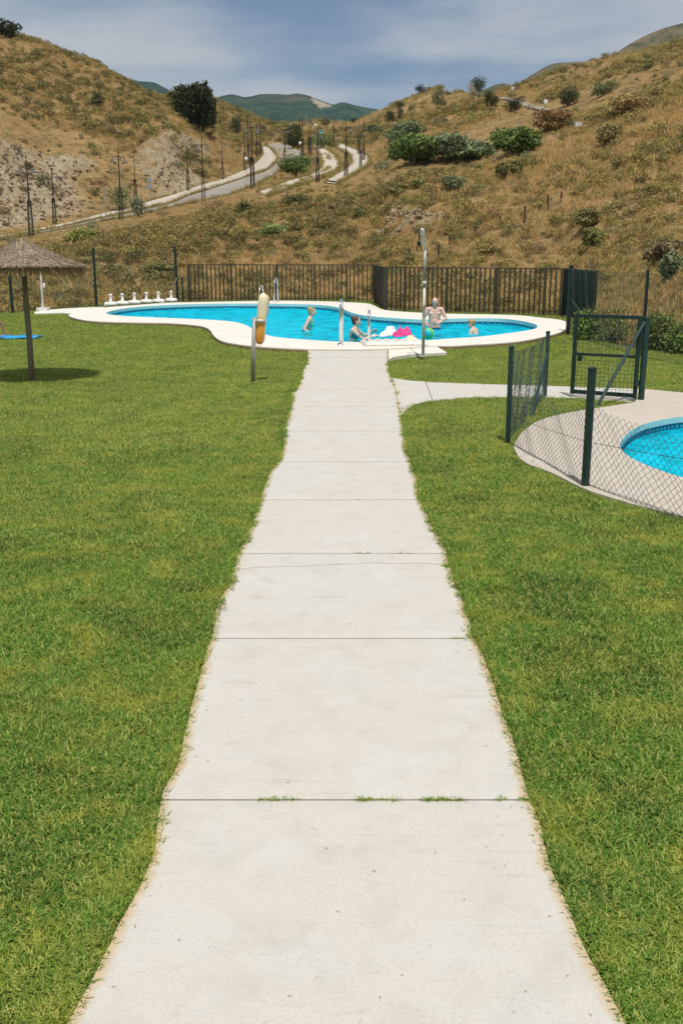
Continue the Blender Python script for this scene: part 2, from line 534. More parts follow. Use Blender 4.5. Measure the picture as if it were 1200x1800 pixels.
def build_bvh(z):
    v = np.stack([GX, GY, z], 2).reshape(-1, 3)
    idx = np.arange(NROW * NCOL).reshape(NROW, NCOL)
    f = np.stack([idx[:-1, :-1], idx[:-1, 1:], idx[1:, 1:], idx[1:, :-1]], -1).reshape(-1, 4)
    return v, f
V0, F0 = build_bvh(GZ)
BV0 = BVHTree.FromPolygons([tuple(q) for q in V0], [tuple(q) for q in F0])
def hit0(px, py):
    d = ray(px, py)
    h = BV0.ray_cast(Vector((0, 0, H)), d)
    return h[0]

# roads, traced along both edges and laid on the hillside
ROADS = {
 'pavement_left': ([(-120, 428), (0, 418), (53, 408), (128, 393), (187, 377), (227, 368), (267, 356), (300, 347), (330, 336), (360, 326), (390, 318), (426, 303), (441, 295.5), (456, 283), (463, 271), (460, 259)],
                   [(-120, 430.5), (0, 420.5), (53, 411), (128, 396.5), (187, 383), (227, 376), (267, 366), (300, 358.5), (330, 346), (360, 336.5), (395, 325), (435, 311), (462, 303), (478, 292), (486, 279), (469, 258.5)]),
 'road_left': ([(-120, 431.5), (0, 421.5), (53, 412), (128, 397.5), (187, 384), (227, 377), (267, 367), (300, 359.5), (330, 347), (360, 337.5), (395, 326), (436, 312), (463, 304), (480, 293), (489, 280), (484, 268), (475, 260), (468, 253.5)],
               [(-120, 433.5), (0, 423), (53, 413.6), (128, 399.5), (187, 388), (227, 382), (267, 373), (300, 366), (330, 359), (360, 353), (395, 344), (430, 333), (458, 322), (482, 307), (500, 292), (533, 273), (518, 262), (494, 250.5)]),
 'pavement_right': ([(588.5, 247), (591, 259), (608, 268.6), (618, 278), (618, 290), (608, 300), (590, 311), (572, 322)],
                    [(592.5, 247), (609, 259), (637, 271), (649, 283), (645, 293.5), (631, 302), (612, 314), (594, 325)]),
 'road_right': ([(549, 253), (555, 263), (563, 274), (567, 290), (557, 302), (539, 311), (508, 319.5), (478, 331), (452, 339)],
                [(557, 254), (580, 268), (594, 282), (596, 296), (574, 309), (550, 319), (524, 327), (496, 337), (470, 346)]),
 'road_hilltop': ([(870, 166.5), (882, 169.5), (905, 177.5), (935, 187), (971, 197.5)],
                  [(868, 169), (884, 174.5), (900, 182), (925, 190.5), (968, 201.5)]),
}
def densify(l, n):
    l = [Vector((a, b)) for a, b in l]
    return catmull(l, n, closed=False)
road_strips = {}
for k, (a, b) in ROADS.items():
    aa, bb = densify(a, 5), densify(b, 5)
    rows = []
    for p, q in zip(aa, bb):
        row = []
        for t in np.linspace(0, 1, 7):
            m = p.lerp(q, t)
            h = hit0(m.x, m.y)
            if h is None:
                break
            row.append(h)
        if len(row) == 7:
            rows.append(row)
    road_strips[k] = rows
RP = np.array([tuple(v) for rows in road_strips.values() for r in rows for v in r])
# distance to a road, to keep the ground smooth there
def road_dist(x, y):
    d = np.full(x.shape, 1e9)
    for i in range(0, len(RP), 2):
        d = np.minimum(d, np.hypot(x - RP[i, 0], y - RP[i, 1]))
    return d
RD = road_dist(GX, GY)
far = np.clip((TT[:, None] - 0.12) / 0.9, 0, 1)
mask = np.clip((RD - 3.0) / 6.0, 0, 1) * far
rock_line = np.zeros_like(GX)
PXG = np.broadcast_to(PXS[None, :], GX.shape)
TG = np.broadcast_to(TT[:, None], GX.shape)
# the bare cut slope above the left road
leftcut = np.clip((TG - 4.05) / 0.12, 0, 1) * np.clip((5.05 - TG) / 0.25, 0, 1)
rock = leftcut * np.clip((395 - PXG) / 60, 0, 1) * (1 - 0.62 * np.exp(-((PXG - 190) / 60.0) ** 2))
rock *= np.clip(0.62 + 1.5 * fbm(GX * 0.10, GY * 0.10 + GZ * 0.1, 4, 5) + 0.35 * np.clip((110 - PXG) / 60, 0, 1) + 0.25 * np.clip(1 - np.abs(PXG - 300) / 60, 0, 1), 0, 1)
for cx, cy, r in ((738, 384, 1.5), (678, 396, 1.1), (785, 245, 3.0), (1005, 205, 2.0), (688, 332, 1.2)):
    h = hit0(cx, cy)
    if h:
        rock = np.maximum(rock, np.clip(1.35 - np.hypot(GX - h.x, GY - h.y) / r + 1.6 * fbm(GX * 0.8, GY * 0.8, 3, 9), 0, 1) * 0.9)
amp = np.clip(np.hypot(GX, GY) / 70, 0.35, 2.2)
nz1 = fbm(GX * 0.085, GY * 0.085, 4, 1) * 2.0 * amp
nz2 = (np.abs(fbm(GX * 0.33, GY * 0.33, 3, 3)) - 0.12) * 1.3 * np.minimum(amp, 1.3)
nz3 = fbm(GX * 1.3, GY * 1.3, 3, 8) * 0.35
rk = rock * (fbm(GX * 0.5, GZ * 0.45, 4, 4) * 1.9 + np.abs(fbm(GX * 0.16 + GY * 0.05, GZ * 0.03, 3, 6)) * 4.0 - 0.4)
calm = 1 - 0.72 * np.clip((TG - 1.45) / 0.5, 0, 1) * np.clip((4.6 - TG) / 0.5, 0, 1) * np.clip((690 - PXG) / 60, 0, 1)
ridge_lo = np.clip((TG - 4.9) / 0.4, 0, 1) * np.clip((7.2 - TG) / 0.4, 0, 1)
skyl = calm * (1 - 0.8 * np.exp(-((TG - 6.0) / 0.3) ** 2))     # keep the ridge line where it stands
nzs = nz1 + nz2 + nz3
nzs = nzs * (1 - ridge_lo) + (np.minimum(nzs, 0) * 0.9 - 0.5) * ridge_lo
GZ = GZ + mask * nzs * skyl * (1 - 0.6 * rock) + mask * rk
# bring the crest of each bearing to the height of the ridge line
PYT = pchip([q[0] for q in L6], [q[1] for q in L6], PXS) + 5.0
for _ in range(3):
    d_ = GY * cs + (H - GZ) * sn
    pyc = 900 - F * ((GZ - H) * cs + GY * sn) / d_
    err = PYT - pyc[TT > 4.5].min(axis=0)
    ker = np.ones(5) / 5
    err = np.convolve(np.pad(err, 2, mode='edge'), ker, 'valid')
    GZ = GZ - err[None, :] / F * d_ * np.clip((TG - 4.9) / 0.6, 0, 1) * np.where(TG > 6.2, np.clip((9 - TG) / 2.8, 0, 1), 1)
V1, F1 = build_bvh(GZ)
BV = BVHTree.FromPolygons([tuple(q) for q in V1], [tuple(q) for q in F1])
def hit(px, py):
    """the point of the hillside seen at a photo pixel"""
    h = BV.ray_cast(Vector((0, 0, H)), ray(px, py))
    return h[0]
def ground(x, y):
    h = BV.ray_cast(Vector((x, y, 400)), Vector((0, 0, -1)))
    return h[0].z if h[0] else None
# skirt down at the foot
allv = np.concatenate([ks, V1.reshape(-1, 3)])
idx = np.arange(NCOL, NCOL + NROW * NCOL).reshape(NROW, NCOL)
fs = np.stack([idx[:-1, :-1], idx[:-1, 1:], idx[1:, 1:], idx[1:, :-1]], -1).reshape(-1, 4)
sk = np.stack([np.arange(NCOL - 1), np.arange(1, NCOL), idx[0, 1:], idx[0, :-1]], -1)
M_HILL = mat('dry_hillside', (0.25, 0.17, 0.08), 0.95, 0, 0.15)
k = NB(M_HILL)
p = k.pos()
a1 = k.noise(p, 0.10, 5, 0.62, 0.6)
a2 = k.noise(p, 0.55, 5, 0.65, 0.5)
a3 = k.noise(p, 3.2, 4, 0.7, 0.2)
c = k.mix(k.ramp(a1, [(0.36, 0.0), (0.62, 1.0)]), (0.25, 0.155, 0.066), (0.33, 0.215, 0.09))
c = k.mix(k.ramp(a2, [(0.46, 0.0), (0.62, 0.85)]), c, (0.115, 0.095, 0.040))
c = k.mix(k.ramp(a3, [(0.50, 0.0), (0.72, 0.6)]), c, (0.38, 0.27, 0.13))
c = k.mix(k.ramp(a3, [(0.28, 0.7), (0.45, 0.0)]), c, (0.085, 0.062, 0.032))
b1 = k.noise(p, 0.45, 6, 0.7, 0.8, (1.6, 1.6, 0.3))
b2 = k.noise(p, 2.4, 5, 0.7, 0.5)
rc = k.mix(k.ramp(b1, [(0.38, 0.0), (0.62, 1.0)]), (0.36, 0.315, 0.22), (0.27, 0.19, 0.10))
rc = k.mix(k.ramp(b2, [(0.30, 0.85), (0.50, 0.0)]), rc, (0.15, 0.115, 0.075))
rc = k.mix(k.ramp(b2, [(0.58, 0.0), (0.75, 0.7)]), rc, (0.50, 0.45, 0.36))
ra = k.new('ShaderNodeMath', operation='MULTIPLY_ADD')
k.link(b2, ra.inputs[0]); ra.inputs[1].default_value = 0.55
rb = k.new('ShaderNodeMath', operation='SUBTRACT'); k.link(k.attr('rock'), rb.inputs[0]); rb.inputs[1].default_value = 0.27
k.link(rb.outputs[0], ra.inputs[2])
c = k.mix(k.ramp(ra.outputs[0], [(0.30, 0.0), (0.52, 1.0)]), c, rc)
k.color(c)
k.bump(k.mix(0.5, a2, b2), 0.9, 0.35)
hill = mk('hillside', allv, np.concatenate([sk, fs]).tolist(), M_HILL, smooth=True)
at = hill.data.attributes.new('rock', 'FLOAT', 'POINT')
at.data.foreach_set('value', np.concatenate([np.zeros(NCOL), rock.ravel()]).astype(np.float32))
struct(hill)

# far mountains
def mountain(name, ridge, y, depth, zb, m, seed, namp):
    px0, px1 = ridge[0][0], ridge[-1][0]
    n = int((px1 - px0) / 2.0)
    xs = np.linspace(px0, px1, n)
    py = pchip([q[0] for q in ridge], [q[1] for q in ridge], xs)
    top = np.array([tuple(on_y(a, b, y)) for a, b in zip(xs, py)])
    rows = 60; vv = []
    for i in range(rows):
        t = i / (rows - 1)                 # 0 front foot, crest at 0.62, back after
        q = top.copy()
        if t <= 0.62:
            u = t / 0.62
            q[:, 1] = y - depth * (1 - u)
            q[:, 0] = top[:, 0] * q[:, 1] / y
            q[:, 2] = zb + (top[:, 2] - zb) * (u ** 0.85)
        else:
            u = (t - 0.62) / 0.38
            q[:, 1] = y + depth * u
            q[:, 2] = zb + (top[:, 2] - zb) * (1 - u) ** 1.2
        s = depth / 3.2
        d = -np.abs(fbm(q[:, 0] / s * 1.3, q[:, 1] / s * 0.6, 5, seed)) * namp * 1.3 - np.abs(fbm(q[:, 0] / s * 5, q[:, 1] / s * 5, 3, seed + 9)) * namp * 0.5
        q[:, 2] += d * min(1, abs(t - 0.62) * 5)
        vv.append(q)
    V = np.concatenate(vv)
    idx = np.arange(rows * n).reshape(rows, n)
    f = np.stack([idx[:-1, :-1], idx[:-1, 1:], idx[1:, 1:], idx[1:, :-1]], -1).reshape(-1, 4)
    o = mk(name, V, f.tolist(), m, smooth=True)
    return struct(o)
M_MTN = mat('wooded_mountain', (0.05, 0.09, 0.05), 0.95, 0, 0.1)
k = NB(M_MTN); p = k.pos()
n1 = k.noise(p, 0.006, 5, 0.6, 0.5); n2 = k.noise(p, 0.035, 5, 0.72, 0.4); n3 = k.noise(p, 0.11, 3, 0.7)
c = k.mix(k.ramp(n2, [(0.38, 0.0), (0.62, 1.0)]), (0.010, 0.034, 0.022), (0.050, 0.082, 0.042))
c = k.mix(k.ramp(n1, [(0.56, 0.0), (0.70, 0.75)]), c, (0.15, 0.115, 0.075))
c = k.mix(k.ramp(n3, [(0.30, 0.8), (0.5, 0.0)]), c, (0.016, 0.036, 0.022))
c = k.mix(k.attr('scar'), c, k.mix(k.ramp(n3, [(0.35, 0.0), (0.6, 1.0)]), (0.27, 0.22, 0.16), (0.38, 0.32, 0.24)))
k.color(c); k.bump(k.mix(0.5, n2, n3), 1.0, 14.0)
M_MTN2 = mat('grey_scrub_mountain', (0.15, 0.13, 0.09), 0.95, 0, 0.1)
k = NB(M_MTN2); p = k.pos()
n1 = k.noise(p, 0.012, 5, 0.6, 0.5); n2 = k.noise(p, 0.07, 5, 0.75, 0.4); n3 = k.noise(p, 0.22, 3, 0.7)
c = k.mix(k.ramp(n1, [(0.36, 0.0), (0.62, 1.0)]), (0.165, 0.135, 0.085), (0.125, 0.115, 0.075))
c = k.mix(k.ramp(n2, [(0.48, 0.0), (0.60, 0.9)]), c, (0.060, 0.070, 0.038))
c = k.mix(k.ramp(n3, [(0.60, 0.0), (0.75, 0.6)]), c, (0.30, 0.26, 0.19))
k.color(c); k.bump(k.mix(0.5, n2, n3), 1.0, 4.0)
mountain('mountain', [(60, 215), (150, 178), (200, 140), (222, 135), (245, 140), (268, 142), (292, 153), (330, 172), (360, 176), (392, 166), (408, 163.5), (430, 168), (462, 163), (482, 162.5), (505, 164), (522, 161.5), (540, 165), (556, 171), (572, 177), (586, 181), (603, 177), (618, 181), (640, 186), (662, 190), (700, 204), (780, 225), (900, 250)],
         1900, 620, 40, M_MTN, 21, 60)
mountain('mountain', [(780, 175), (840, 157), (856, 151), (872, 143.5), (888, 142.5), (905, 150), (940, 170), (1000, 200)], 900, 200, -30, M_MTN2, 51, 18)
mountain('mountain', [(820, 185), (870, 165), (905, 146), (938, 124), (970, 108), (990, 104.5), (1018, 103), (1035, 105), (1070, 110), (1130, 125), (1250, 160)], 620, 200, -30, M_MTN2, 31, 18)
mountain('mountain', [(980, 150), (1040, 112), (1075, 93), (1100, 76), (1125, 62), (1150, 50), (1180, 40), (1200, 35), (1300, 20), (1500, 10), (1900, 60)], 460, 170, -30, M_MTN2, 41, 12)
# pale quarry scar on the far mountain: bare rock in its own outline
MT = [o for o in C.objects if o.name == 'mountain'][0]
co = np.zeros(len(MT.data.vertices) * 3); MT.data.vertices.foreach_get('co', co); co = co.reshape(-1, 3)
SCW = [on_y(a_, b_, 1900) for a_, b_ in [(549, 171), (560, 173), (570, 177), (578, 181), (586, 185), (580, 189), (570, 190), (562, 186), (555, 180.5), (548, 175)]]
tq = 1900 / co[:, 1]
sx_ = co[:, 0] * tq + fbm(co[:, 0] * 0.03, co[:, 2] * 0.03, 3, 3) * 14; sz_ = H + (co[:, 2] - H) * tq + fbm(co[:, 0] * 0.03, co[:, 2] * 0.05, 3, 6) * 10
ins = in_poly(sx_, sz_, [(p_.x, p_.z) for p_ in SCW]) & (co[:, 1] < 1905)
at = MT.data.attributes.new('scar', 'FLOAT', 'POINT'); at.data.foreach_set('value', ins.astype(np.float32))

# roads
def road_mesh(name, rows, lift, m, thick=0.12, ends=True):
    v = []; f = []
    for r in rows:
        zz = [ground(q.x, q.y) for q in r]
        for q, z in zip(r, zz):
            v.append((q.x, q.y, (z if z is not None else q.z) + lift - (0.6 if ends and (r is rows[0] or r is rows[-1]) else 0)))
    n = 7
    for i in range(len(rows) - 1):
        for j in range(n - 1):
            f.append((i * n + j, i * n + j + 1, (i + 1) * n + j + 1, (i + 1) * n + j))
    base = len(v)
    for i in range(len(rows)):
        for j in (0, n - 1):
            x, y, z = v[i * n + j]
            v.append((x, y, z - thick - lift - 0.25))
    for i in range(len(rows) - 1):
        f.append((i * n, (i + 1) * n, base + (i + 1) * 2, base + i * 2))
        f.append((i * n + n - 1, base + i * 2 + 1, base + (i + 1) * 2 + 1, (i + 1) * n + n - 1))
    o = mk(name, v, f, m)
    return struct(o)
M_ASPH = noisy('pale_worn_asphalt', (0.33, 0.29, 0.245), (0.22, 0.19, 0.155), 0.5, 0.9, obj=False)
M_PAVE = noisy('pale_pavement_slabs', (0.52, 0.455, 0.375), (0.42, 0.36, 0.285), 0.7, 0.9, obj=False)
road_mesh('road', road_strips['road_left'], 0.10, M_ASPH)
road_mesh('road', road_strips['road_right'], 0.10, M_PAVE)
road_mesh('road', road_strips['road_hilltop'], 0.25, M_ASPH)
# the pavements are cast slab by slab
def slab_pavement(rows, step):
    root = None
    for i in range(0, len(rows) - 1, step):
        seg = rows[i:i + step + 1]
        if len(seg) < 2:
            continue
        seg = [list(r) for r in seg]
        if len(seg) > 1:
            seg[0] = [q.lerp(w_, 0.06) for q, w_ in zip(seg[0], seg[1])]
        if root is None:
            root = road_mesh('pavement', rows, 0.06, M_EARTH)
        o = road_mesh('slab', seg, 0.20 if 0 < i < len(rows) - 2 else 0.08, M_PAVE, 0.05, False)
        del o['kind']
        o.parent = root
slab_pavement(road_strips['pavement_left'], 1)
slab_pavement(road_strips['pavement_right'], 2)

# ------------------------------------------------------------------ pools, decks, paths
DZ = 0.08                                  # pool deck stands a little over the lawn
WZ = -0.08                                 # water level
POOL = catmull(px_poly([(187, 550), (210, 543.5), (250, 539), (300, 536), (367, 534), (450, 533.6), (540, 535), (580, 538), (602, 543), (616, 549), (640, 554.5), (683, 558.5), (737, 561.5), (783, 560.5), (835, 559.5), (878, 560),
        (905, 562.5), (928, 566.5), (943, 571.5), (940, 577.5), (918, 582), (889, 586), (844, 591.5), (792, 595), (740, 598.5), (660, 601.5), (600, 600.5), (553, 598), (487, 592.5), (462, 586), (446, 579), (432, 571.5), (410, 565.5), (367, 562), (300, 559), (250, 557), (207, 554.5)], DZ), 4)
DECK = catmull(px_poly([(121, 554), (140, 561), (175, 565), (250, 567), (300, 568), (350, 572.5), (368, 579), (376, 590), (392, 600), (433, 607), (483, 611), (537, 613.5), (600, 614), (660, 613.5), (720, 610.5), (757, 607.5), (792, 608), (826, 606), (878, 603),
        (918, 599), (961, 590.5), (986, 583), (996, 573), (988, 563), (947, 558), (900, 553.6), (792, 551.5), (727, 549), (677, 545), (660, 538.5), (646, 533.5), (610, 531), (567, 529.5), (500, 528.5), (450, 529), (350, 531), (300, 532), (240, 536), (184, 540.5), (140, 546.5)], DZ), 4)
SMALLPOOL = catmull(px_poly([(1089, 785), (1093, 772), (1108, 757), (1133, 745), (1167, 737), (1205, 732), (1300, 727), (1420, 742), (1490, 785), (1460, 850), (1330, 872), (1205, 841), (1158, 826), (1125, 813), (1100, 799)], 0.02), 5)
SMALLDECK = catmull(px_poly([(902, 785), (909, 770), (926, 752), (955, 736), (1004, 724), (1062, 715), (1112, 707.5)], 0.02), 4, closed=False)[:-1] + \
    px_poly([(1114, 707), (1123, 694), (1131, 683.5), (1200, 690), (1330, 690), (1480, 700), (1640, 760), (1720, 850), (1640, 960), (1450, 980)], 0.02) + \
    catmull(px_poly([(1300, 944), (1200, 908), (1120, 888), (1062, 871), (1022, 857), (970, 831), (918, 810), (902, 785)], 0.02), 4, closed=False)[:-1]
SHOWERPAD = px_poly([(61, 548.5), (84, 545), (112, 542.6), (160, 540.3), (186, 540.0), (150, 547), (124, 551), (107, 550), (61, 551.5)], 0.04)
BRANCH = px_poly([(722, 669.5), (755, 671.5), (890, 676), (1000, 679), (1130, 683.5), (1122, 694.5), (1112, 706.8), (1062, 703), (1000, 699.5), (890, 698), (820, 699), (755, 704.5), (726, 711.5)], 0)
PAD = px_poly([(683, 640), (684, 636.5), (692, 632.5), (722, 627.8), (785, 624.5), (757, 607.5), (720, 610.5), (682, 612.8)], 0)

def cap(name, loops, z, m, parent=None, depth=0.0, inner_depth=0.0, mats=None):
    """flat sheet between closed loops with side walls going down"""
    loops = [[Vector((p.x, p.y, 0)) for p in l] for l in loops]
    flat = [p for l in loops for p in l]
    tri = tessellate_polygon(loops)
    v = [(p.x, p.y, z) for p in flat]
    f = []
    for t in tri:
        a, b, c = (flat[i] for i in t)
        f.append(tuple(t) if (b - a).cross(c - a).z > 0 else (t[0], t[2], t[1]))
    st = 0
    for li, l in enumerate(loops):
        dd = depth if li == 0 else inner_depth
        if dd:
            b0 = len(v)
            v += [(p.x, p.y, z - dd) for p in l]
            n = len(l)
            for i in range(n):
                j = (i + 1) % n
                f.append((st + i, st + j, b0 + j, b0 + i))
        st += len(l)
    return mk(name, v, f, m, parent)
GRID_BIG = [Vector((-60, -8, 0)), Vector((26, -8, 0)), Vector((26, 62, 0)), Vector((-60, 62, 0))]
lawn = struct(cap('lawn', [GRID_BIG, DECK, SMALLDECK], -0.035, M_SOIL))
deck = struct(cap('pool_deck', [DECK, POOL], DZ, M_DECK, depth=0.022, inner_depth=0.0))
# earth showing under the edge of the deck
struct(cap('earth_edge', [[p + (p - Vector((0, 31, 0))).normalized() * -0.02 for p in DECK]], DZ - 0.052, M_EARTH, depth=0.2)) if False else None
v = []; f = []
n = len(DECK)
for p in DECK:
    v.append((p.x, p.y, DZ - 0.022)); v.append((p.x, p.y, -0.2))
for i in range(n):
    j = (i + 1) % n
    f.append((2 * i, 2 * j, 2 * j + 1, 2 * i + 1))
struct(mk('earth_edge', v, f, M_EARTH))
def bead(loop, z, m, parent, r=0.012):
    pass
M_COPE = noisy('pool_coping_paint', (0.42, 0.70, 0.70), (0.36, 0.62, 0.64), 3, 0.6)
M_POOLPAINT = noisy('pool_paint', (0.015, 0.82, 0.88), (0.03, 0.86, 0.90), 2, 0.7, obj=False)
M_TILEB = noisy('dark_blue_tile', (0.010, 0.05, 0.12), (0.015, 0.08, 0.16), 6, 0.25)
M_TILEL = noisy('light_blue_tile', (0.05, 0.38, 0.52), (0.06, 0.45, 0.58), 6, 0.25)
def pool(loop, ztop, zw, zf, prefix, tilew):
    n = len(loop)
    v = []; f = []; mi = []
    zs = [ztop, zw + 0.065, zw - 0.06, zf]
    for z in zs:
        v += [(p.x, p.y, z) for p in loop]
    for r in range(3):
        for i in range(n):
            j = (i + 1) % n
            f.append((r * n + i, (r + 1) * n + i, (r + 1) * n + j, r * n + j)); mi.append([0, 1, 2][r])
    fl = len(v)
    v += [(p.x, p.y, zf) for p in loop]
    for t in tessellate_polygon([[Vector((p.x, p.y, 0)) for p in loop]]):
        a, b, c = (loop[i] for i in t)
        f.append(tuple(fl + i for i in (t if (b - a).cross(c - a).z > 0 else (t[0], t[2], t[1])))); mi.append(2)
    o = struct(mk(prefix + '_basin', v, f, [M_COPE, M_TILEL, M_POOLPAINT], mat_idx=mi))
    # the dark frieze tiles along the water line: little square rings
    cen = sum((Vector((p.x, p.y, 0)) for p in loop), Vector()) / n
    mb = MB()
    acc = 0.0
    per = [(loop[i], loop[(i + 1) % n]) for i in range(n)]
    pts = []
    for a, b in per:
        L = (b - a).length
        while acc < L:
            pts.append((a.lerp(b, acc / L), (b - a).normalized()))
            acc += tilew
        acc -= L
    for i, (p, t) in enumerate(pts):
        nrm = Vector((-t.y, t.x, 0))
        tst = Vector((p.x, p.y, 0)) + nrm * 0.05
        if not in_poly(np.array([tst.x]), np.array([tst.y]), loop)[0]:
            nrm = -nrm
        q = Vector((p.x, p.y, zw + 0.028)) + nrm * 0.004
        rot = Matrix((t, nrm, Vector((0, 0, 1)))).transposed()
        ww = tilew
        mb.box(q + Vector((0, 0, 0.026)), (ww * 0.98, 0.006, 0.016), rot)
        mb.box(q + t * (-ww * 0.32), (ww * 0.28, 0.006, 0.036), rot)
        mb.box(q + t * (ww * 0.10) + Vector((0, 0, -0.026)), (ww * 0.75, 0.006, 0.016), rot)
    tb = mb.build('tile_frieze', M_TILEB, o)
    tb['kind'] = 'stuff'
    wat = struct(cap(prefix + '_water', [loop], zw, M_WATER))
    return o
M_WATER = bpy.data.materials.new('pool_water')
M_WATER.use_nodes = True
t_ = M_WATER.node_tree; t_.nodes.remove(t_.nodes['Principled BSDF'])
k_n = t_.nodes
trn = k_n.new('ShaderNodeBsdfTransparent'); trn.inputs[0].default_value = (0.46, 0.94, 1.0, 1)
dif = k_n.new('ShaderNodeBsdfDiffuse'); dif.inputs[0].default_value = (0.004, 0.53, 0.73, 1)
gl = k_n.new('ShaderNodeBsdfGlossy'); gl.inputs['Roughness'].default_value = 0.04
geo = k_n.new('ShaderNodeNewGeometry')
n1 = k_n.new('ShaderNodeTexNoise'); n1.inputs['Scale'].default_value = 2.6; n1.inputs['Detail'].default_value = 4; n1.inputs['Distortion'].default_value = 0.6
mp1 = k_n.new('ShaderNodeMapping'); mp1.inputs['Scale'].default_value = (1.0, 0.75, 1)
t_.links.new(geo.outputs['Position'], mp1.inputs[0]); t_.links.new(mp1.outputs[0], n1.inputs['Vector'])
bp = k_n.new('ShaderNodeBump'); bp.inputs['Strength'].default_value = 1.0; bp.inputs['Distance'].default_value = 0.16
t_.links.new(n1.outputs['Fac'], bp.inputs['Height'])
t_.links.new(bp.outputs[0], gl.inputs['Normal'])
fr = k_n.new('ShaderNodeFresnel'); fr.inputs['IOR'].default_value = 1.16
t_.links.new(bp.outputs[0], fr.inputs['Normal'])
m1 = k_n.new('ShaderNodeMixShader')
# ripples let more or less of the floor through
rp = k_n.new('ShaderNodeMapRange'); rp.inputs['From Min'].default_value = 0.35; rp.inputs['From Max'].default_value = 0.65; rp.inputs['To Min'].default_value = 0.95; rp.inputs['To Max'].default_value = 0.15
t_.links.new(n1.outputs['Fac'], rp.inputs['Value'])
t_.links.new(rp.outputs[0], m1.inputs[0])
t_.links.new(trn.outputs[0], m1.inputs[1]); t_.links.new(dif.outputs[0], m1.inputs[2])
m2 = k_n.new('ShaderNodeMixShader')
sc_ = k_n.new('ShaderNodeMath'); sc_.operation = 'MULTIPLY'; sc_.inputs[1].default_value = 0.34
t_.links.new(fr.outputs[0], sc_.inputs[0])
t_.links.new(sc_.outputs[0], m2.inputs[0])
t_.links.new(m1.outputs[0], m2.inputs[1]); t_.links.new(gl.outputs[0], m2.inputs[2])
t_.links.new(m2.outputs[0], [q for q in k_n if q.type == 'OUTPUT_MATERIAL'][0].inputs[0])
PFZ = -1.25
pool(POOL, DZ, WZ, PFZ, 'pool', 0.17)
sdk = struct(cap('small_pool_deck', [SMALLDECK, SMALLPOOL], 0.02, M_DECK2, depth=0.12))
pool(SMALLPOOL, 0.02, -0.115, -0.75, 'small_pool', 0.08)
struct(cap('shower_walk', [SHOWERPAD], 0.045, M_DECK, depth=0.15))

# garden path, slab after slab
LEFT = [(-60, 2100), (125, 1790), (165, 1715), (195, 1645), (245, 1560), (275, 1490), (282, 1435), (289, 1395), (311, 1355), (326, 1290), (346, 1215), (356, 1165), (375, 1110), (382, 1070), (406, 1025), (412, 990), (431, 945), (452, 900),
        (459, 865), (475, 833), (492, 806), (499, 788), (499, 761), (506, 737), (516, 703), (513, 691), (528, 674), (533, 650), (540, 640), (541, 622), (541, 612)]
RIGHT = [(1290, 2100), (1100, 1795), (1060, 1725), (1030, 1670), (1000, 1595), (965, 1520), (945, 1435), (932, 1390), (914, 1345), (895, 1290), (871, 1225), (850, 1160), (828, 1115), (815, 1065), (795, 1010), (780, 960), (751, 910), (735, 872),
         (726, 826), (716, 800), (711, 775), (706, 746), (703, 722), (697, 690), (689, 668), (685, 659), (682, 645), (682, 630), (682, 612)]
LW = sorted([on_z(*q) for q in LEFT], key=lambda p: p.y)
RW = sorted([on_z(*q) for q in RIGHT], key=lambda p: p.y)
def ex(W, y, seed):
    x = np.interp(y, [p.y for p in W], [p.x for p in W])
    return x + (fbm(np.asarray(y) * 3.1, np.full(np.shape(y), seed * 7.7), 4, seed)) * 0.045
def wob(y, amp=1):
    return 0
JOINTS = [on_z(600, q).y for q in (1404, 1121, 971.5, 877.5, 811, 757, 714, 682, 652, 631)]
JOINTS = [0.1, JOINTS[0] - 1.55] + JOINTS + [on_z(600, 612.8).y]
YEND = JOINTS[-1]; YR0 = on_z(600, 652).y
def path_z(y):
    return np.clip((y - YR0) / (YEND - YR0), 0, 1) * (DZ - 0.012)
path = thing('path', '', '')
del path['label']; del path['category']
struct(path)
bed = mk('path_bed', [(ex(LW, y, 1), y, path_z(y) - 0.032) for y in np.linspace(0, YEND, 160)] + [(ex(RW, y, 2), y, path_z(y) - 0.032) for y in np.linspace(0, YEND, 160)],
         [(i, i + 160, i + 161, i + 1) for i in range(159)], M_EARTH, path)
slabs = []
